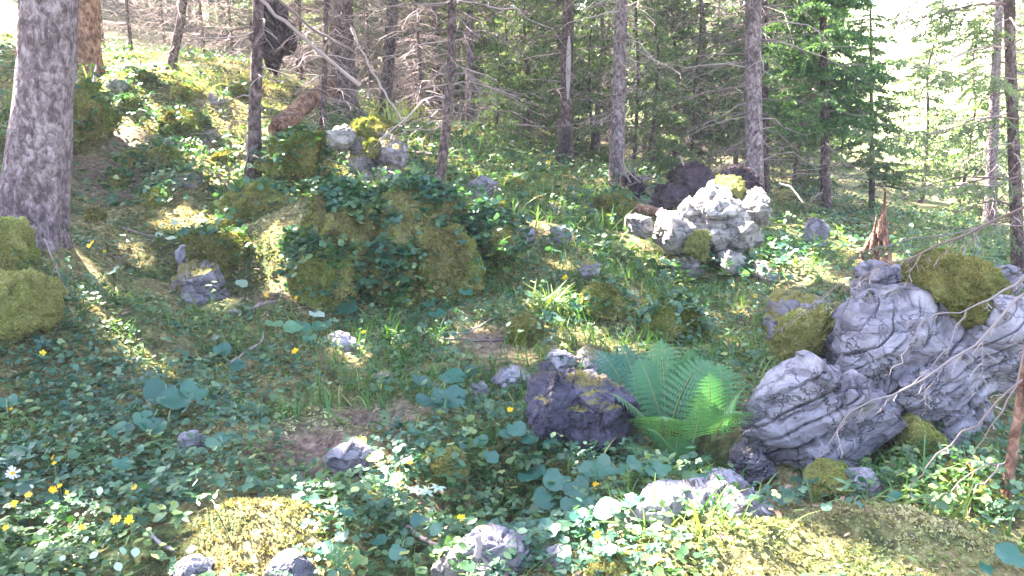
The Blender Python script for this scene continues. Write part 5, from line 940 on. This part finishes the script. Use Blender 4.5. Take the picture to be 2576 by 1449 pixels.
leafplant('bright jagged leaf lit beside the crumbly moss lump', [(1070,1225,30),(1050,1240,26),(1095,1235,28)], mt=M_PALE, tone=.3, T=PALM); leafplant('sunlit sprig with white leaves on the slope near the thin grey-brown trunk', [(560,345,18),(600,370,20),(660,345,16),(690,330,16)], mt=M_PALE, tone=.8, T=PALM)
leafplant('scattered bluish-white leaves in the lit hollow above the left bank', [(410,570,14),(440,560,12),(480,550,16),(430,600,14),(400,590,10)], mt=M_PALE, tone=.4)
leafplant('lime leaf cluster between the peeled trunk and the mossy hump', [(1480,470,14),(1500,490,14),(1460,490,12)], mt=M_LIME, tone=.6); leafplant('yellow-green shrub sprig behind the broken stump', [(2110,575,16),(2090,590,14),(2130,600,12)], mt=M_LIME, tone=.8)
# --- ferns
def frond(g, B, D, L, up=(0, 0, 1), arch=.5, wide=.26, pn=22, tone=.4, seed=0, droop=.3):
    """fern frond from B along D, length L; pinnae of small leaflets"""
    r = np.random.default_rng(seed); D = nrm(np.array(D, float)); t = np.linspace(0, 1, 12)[:, None]; Q = B+D*L*t; Q[:, 2] -= arch*L*(t[:, 0]**2)*.6; Q[:, 0] += r.normal(0, .10)*L*t[:, 0]**2.5; Q[:, 2] -= abs(r.normal(0, .07))*L*t[:, 0]**4
    g.tubes(Q[None], (np.linspace(.004, .001, 12)*min(1, L/.4))[None], 4, np.array([.5]), 1)
    ts = np.linspace(.16, .985, pn); x = ts*11; i = np.minimum(x.astype(int), 10); f = (x-i)[:, None]; C = Q[i]*(1-f)+Q[i+1]*f; T = nrm(Q[i+1]-Q[i]); side = nrm(np.cross(T, np.array([0, -.25, 1.])))
    W, M_ = [], []
    for sg in (-1, 1):
        pl = L*wide*np.sin(math.pi*np.clip(ts*.93+.12, 0, 1))**.8*r.uniform(.9, 1.1, pn); Dp = nrm(side*sg+T*.35+np.array([0, 0, -droop])*.5)
        m = 10; s = np.linspace(.08, .96, m); Pp = C[:, None]+Dp[:, None]*pl[:, None, None]*s[None, :, None]; Pp[..., 2] -= droop*.25*pl[:, None]*s[None]**2
        for s2 in (-1, 1):
            nn = nrm(np.cross(Dp, T)); ld = nrm(np.cross(nn, Dp))*s2; ll = (L/pn*.34)*(1.05-s[None, :, None]**2)*np.ones((pn, 1, 1)); wd_ = pl[:, None, None]/m*.5*np.ones((1, m, 1))
            a = Pp-Dp[:, None]*wd_; b_ = Pp+Dp[:, None]*wd_; e_ = Pp+ld[:, None]*ll+Dp[:, None]*wd_*.9; e2 = Pp+ld[:, None]*ll*.9-Dp[:, None]*wd_*.1
            W.append(np.stack([a, b_, e_, e2], 2).reshape(-1, 4, 3))
    W = np.concatenate(W); n_ = len(W); g.add(W.reshape(-1, 3), None, np.arange(n_*4).reshape(-1, 4), np.repeat(np.clip(tone+r.normal(0, .06, n_), 0, 1), 4))
def fern(label, base, tips, tone=.4, wide=.24, arch=.35, pn=24, d=None, seed=0):
    """tips: (px,py,dd) where each frond ends, dd metres nearer(-)/farther(+)"""
    b = G(*base) if d is None else at(*base, d); root = thing('fern', b, label, 'fern')
    for i, (px, py, dd) in enumerate(tips):
        T_ = at(px, py, b[1]+dd); V_ = T_-b; L = np.linalg.norm(V_); V_[2] += arch*L*.6; g = Geo(); frond(g, b+rng.normal(0, .01, 3), V_, np.linalg.norm(V_), arch=arch*L/np.linalg.norm(V_), wide=wide, pn=pn, tone=tone+rng.normal(0, .12), seed=seed+i); child(g, 'frond', [M_FERN, M_STALK], root)
    return root
fern('tall green bracken left of the huge boulder, its fronds arching both ways', (1680,1130), [(1590,880,.12),(1655,838,.2),(1740,855,.1),(1560,990,-.15),(1790,960,-.1),(1640,1010,-.3)], .40, .25, .45, 17, 3.15, 1)
fern('bracken leaning on the left face of the huge boulder', (1790,1110), [(1890,945,-.1),(1860,1010,-.25),(1835,890,.1),(1770,930,.0)], .42, .26, .4, 16, 3.0, 20)
fern('blue-green bracken rising behind the dark purple-blue rock', (1600,1080), [(1520,860,.2),(1585,840,.3),(1500,950,.0),(1640,930,-.1),(1545,1010,-.2)], .12, .26, .45, 17, 3.4, 40)
fern('low bracken fronds beside the black gap', (1700,1190), [(1590,1120,-.15),(1650,1070,-.15),(1740,1080,-.1),(1770,1130,-.1)], .3, .28, .5, 15, 2.95, 60)
fern('blue feathery fronds in front of the golden moss lump', (1790,960), [(1700,915,-.1),(1760,885,0),(1850,895,.1),(1870,940,-.1)], .05, .25, .5, 16, 3.9, 80)
fern('mid-green bracken tuft between the two larger clumps', (1745,1060), [(1690,950,-.1),(1725,860,0),(1800,875,0),(1830,980,-.1)], .35, .26, .45, 16, 3.3, 90)
fern('single sunlit fern frond striped with light', (1745,1110), [(1800,955,-.15)], .7, .2, .2, 20, 2.9, 100)
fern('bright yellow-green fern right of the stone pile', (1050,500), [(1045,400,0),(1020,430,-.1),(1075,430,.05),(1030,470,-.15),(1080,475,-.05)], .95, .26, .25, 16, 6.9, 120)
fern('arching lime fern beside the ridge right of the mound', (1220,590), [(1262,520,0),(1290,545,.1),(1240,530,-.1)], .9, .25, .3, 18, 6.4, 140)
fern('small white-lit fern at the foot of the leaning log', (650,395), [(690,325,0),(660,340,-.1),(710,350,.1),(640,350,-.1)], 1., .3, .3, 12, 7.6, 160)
fern('drooping yellowish fern on the long mossy hump', (735,360), [(740,430,-.35),(720,420,-.3),(755,420,-.3)], .5, .24, .5, 12, None, 180)
fern('feathery bluish-white fern tuft right of the lime leaf', (960,1235), [(930,1185,0),(975,1180,.05),(1010,1190,0),(1020,1210,-.05),(910,1215,-.05),(990,1225,-.1)], .5, .34, .3, 14, 2.72, 200)
fern('pale feathery fronds at the foot of the cut bottom rocks', (1125,1420), [(1110,1350,0),(1150,1345,0),(1160,1375,-.03),(1095,1375,-.03)], .9, .34, .2, 12, 2.2, 220)
fern('dim lacy fronds in the lower centre shadow', (880,1430), [(830,1370,0),(870,1350,.03),(920,1370,0),(930,1410,-.05),(840,1420,-.05)], .35, .34, .3, 14, 2.15, 240)
# --- grass tufts
def tuft(label, px, py, n_, hpx, spread, tone, d=None, w_=1., name='grass_tuft', bend=(1, 3)):
    b = G(px, py) if d is None else at(px, py, d); H_ = hpx/F*b[1]; root = thing(name, b, label, 'grass tuft'); g = Geo(); k_ = rng.integers(*bend, n_); pos = b+np.stack([rng.normal(0, spread, n_), rng.normal(0, spread*.7, n_), np.full(n_, -.01)], -1)
    if n_ <= 12:
        for e in range(n_):
            g = Geo(); L = H_*U(.7, 1.3, 1); g.inst(BLADE[k_[e]], pos[e:e+1], tilt(1, .22), np.stack([L*w_, L, L], -1), np.clip(tone+rng.normal(0, .12, 1), 0, 1)); child(g, 'blade', M_GRASS, root)
        return root
    for i in range(3): m = k_ == i; c = m.sum(); L = H_*U(.7, 1.3, c); g.inst(BLADE[i], pos[m], tilt(c, .22), np.stack([L*w_, L, L], -1), np.clip(tone+rng.normal(0, .12, c), 0, 1))
    return tag(child(g, 'blades', M_GRASS, root)) and root
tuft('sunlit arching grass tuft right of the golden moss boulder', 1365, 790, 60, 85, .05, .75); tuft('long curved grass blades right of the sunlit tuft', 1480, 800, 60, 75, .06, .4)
tuft('pale standing grass blades before the long low pale rock, left group', 1640, 1350, 10, 150, .03, .8, w_=.8, bend=(0, 2)); tuft('tall pale grass blades against the black gap', 1770, 1340, 12, 150, .05, .85, w_=.8, bend=(0, 2)); tuft('thin pale grass blades right of the tall ones', 1870, 1330, 10, 130, .05, .7, w_=.7, bend=(0, 2))
tuft('two yellowish blades growing from the blazing moss patch', 688, 1310, 7, 60, .02, .9, bend=(0, 2)); tuft('green grass tuft right of the round olive moss cushion', 2260, 1240, 60, 70, .08, .5); tuft('arched pale grass under the overhang of the huge boulder', 2230, 1190, 30, 60, .06, .6)
tuft('fine grass tuft in the middle of the lower slope', 1000, 1010, 70, 60, .12, .35); tuft('tall thin green blades left of the central mound foot', 990, 850, 40, 80, .08, .3); tuft('lit grass behind the slim curved spruce', 1100, 375, 60, 40, .2, .8)
tuft('wispy grass tuft at the top of the lit streak', 300, 745, 24, 45, .04, .95); tuft('wispy grass tuft at the lower end of the lit streak', 440, 940, 20, 45, .04, .8); tuft('dark green grass tuft left of the dark purple-blue rock', 1230, 1090, 50, 60, .08, .25)
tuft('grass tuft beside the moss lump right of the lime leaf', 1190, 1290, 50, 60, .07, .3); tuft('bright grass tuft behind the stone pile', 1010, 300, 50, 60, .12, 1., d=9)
# --- flowers
def flower(label, px, py, rp, white=False, tiltx=None, wilt=1.):
    b = G(px, py+30); b = G(px+U(-4, 4), py+.085*F/b[1]); s = rp/F*(b[1]-.01)*.95; C = at(px, py, b[1]-.01); C[2] = max(C[2], Hz(C)+.03); root = thing('daisy' if white else 'yellow_flower', b, label, 'flower')
    np_ = 12 if white else 16; V, f = [], []; r = np.random.default_rng(int(px*7+py))
    for i in range(np_):
        a = 2*math.pi*i/np_+r.normal(0, .12); L = s*r.uniform(.75, 1.1)*wilt; w_ = s*.13; d_ = np.array([math.cos(a), math.sin(a), 0]); t_ = np.array([-math.sin(a), math.cos(a), 0]); z = r.uniform(-.15, .35)*s
        V += [d_*s*.15-t_*w_*.6, d_*s*.15+t_*w_*.6, d_*L+t_*w_+[0, 0, z], d_*L-t_*w_+[0, 0, z]]; f.append([4*i+j for j in range(4)])
    T = (np.array(V), None, np.array(f)); R_ = rotm(np.array([U(-.6, .6)]), np.array([U(.35, .9) if tiltx is None else tiltx]), np.array([rng.normal(0, .3)]))
    g = Geo(); g.inst(T, C[None], R_, np.array([1.]), np.array([r.uniform(.3, 1)])); child(g, 'petals', M_WHITE if white else M_YEL, root)
    vi, fi = ico(2); g = Geo(); g.inst((vi*np.array([1, 1, .5]), fi, None), C[None], R_, np.array([s*(.28 if white else .3)]), np.array([.1])); child(g, 'flower_centre', M_YEL, root, True)
    t = np.linspace(0, 1, 6)[:, None]; Q = b*(1-t)+C*t; Q[:, 0] += .008*np.sin(math.pi*t[:, 0]); g = Geo(); g.tubes(Q[None], np.full((1, 6), .0014), 4, np.array([.5])); child(g, 'stalk', M_STALK, root)
FL = [(228,615,13,'golden flower at the head of the lit streak'),(108,888,9,'small golden flower on the left moss bank'),(742,884,11,'leaning yellow flower in the shaded middle slope'),(555,918,9,'yellow flower near the crooked twig by the streak foot'),(1283,1030,9,'yellow flower left of the dark purple-blue rock'),
 (1500,1222,14,'round yellow flower among the broad blue-green leaves'),(1160,1303,13,'yellow flower on a thin stalk above the purple ribbed rock'),(1505,1348,15,'yellow flower below the round cupped leaf'),(291,1307,16,'large yellow flower, left of the close pair at lower left'),(325,1308,15,'large yellow flower, right of the close pair at lower left'),
 (207,1327,13,'yellow flower left of the close pair at lower left'),(133,1232,13,'yellow flower nearest below the small white leaf pair'),(150,1222,8,'small yellow flower touching the one below the white leaf pair'),(72,1245,11,'yellow flower between the white leaves and the left edge'),(36,1268,12,'yellow flower second from the left edge'),
 (338,1226,10,'orange bud flower right of the greyish pointing leaf'),(14,1327,10,'yellow flower closest to the left bottom edge'),(133,1150,9,'ragged yellow flower above the white leaf pair'),(136,1165,7,'tiny orange flower under the ragged yellow one'),(168,1238,7,'little orange flower at the greyish leaf base'),
 (670,745,8,'yellow flower on the brown litter patch'),(745,748,7,'small yellow flower right of the one on the litter patch'),(28,1028,6,'orange bud at the left edge above the drooping leaf'),(1032,1163,8,'dull yellow flower beside the crumbly moss lump'),(1265,508,8,'yellow flower above the arching lime fern'),
 (1422,697,9,'orange-yellow flower above the long curved grass'),(907,633,6,'tiny yellow flower left on the golden moss boulder'),(987,630,6,'tiny yellow flower right on the golden moss boulder'),(915,835,7,'small yellow flower under the central mound'),(170,582,6,'faint yellow flower right of the thick trunk foot'),
 (263,632,6,'small yellow flower right of the golden flower at the streak head'),(1380,408,7,'orange flower in the thicket left of the peeled trunk'),(1080,375,7,'orange flower in the sun behind the stone pile'),(1900,745,7,'yellow flower in dark plants below the outcrop'),(2020,812,0,'')]
for px, py, rp, lb in FL:
    if rp: flower(lb, px, py, rp)
flower('white daisy with a yellow centre at the left edge', 32, 1190, 22, True, .9)
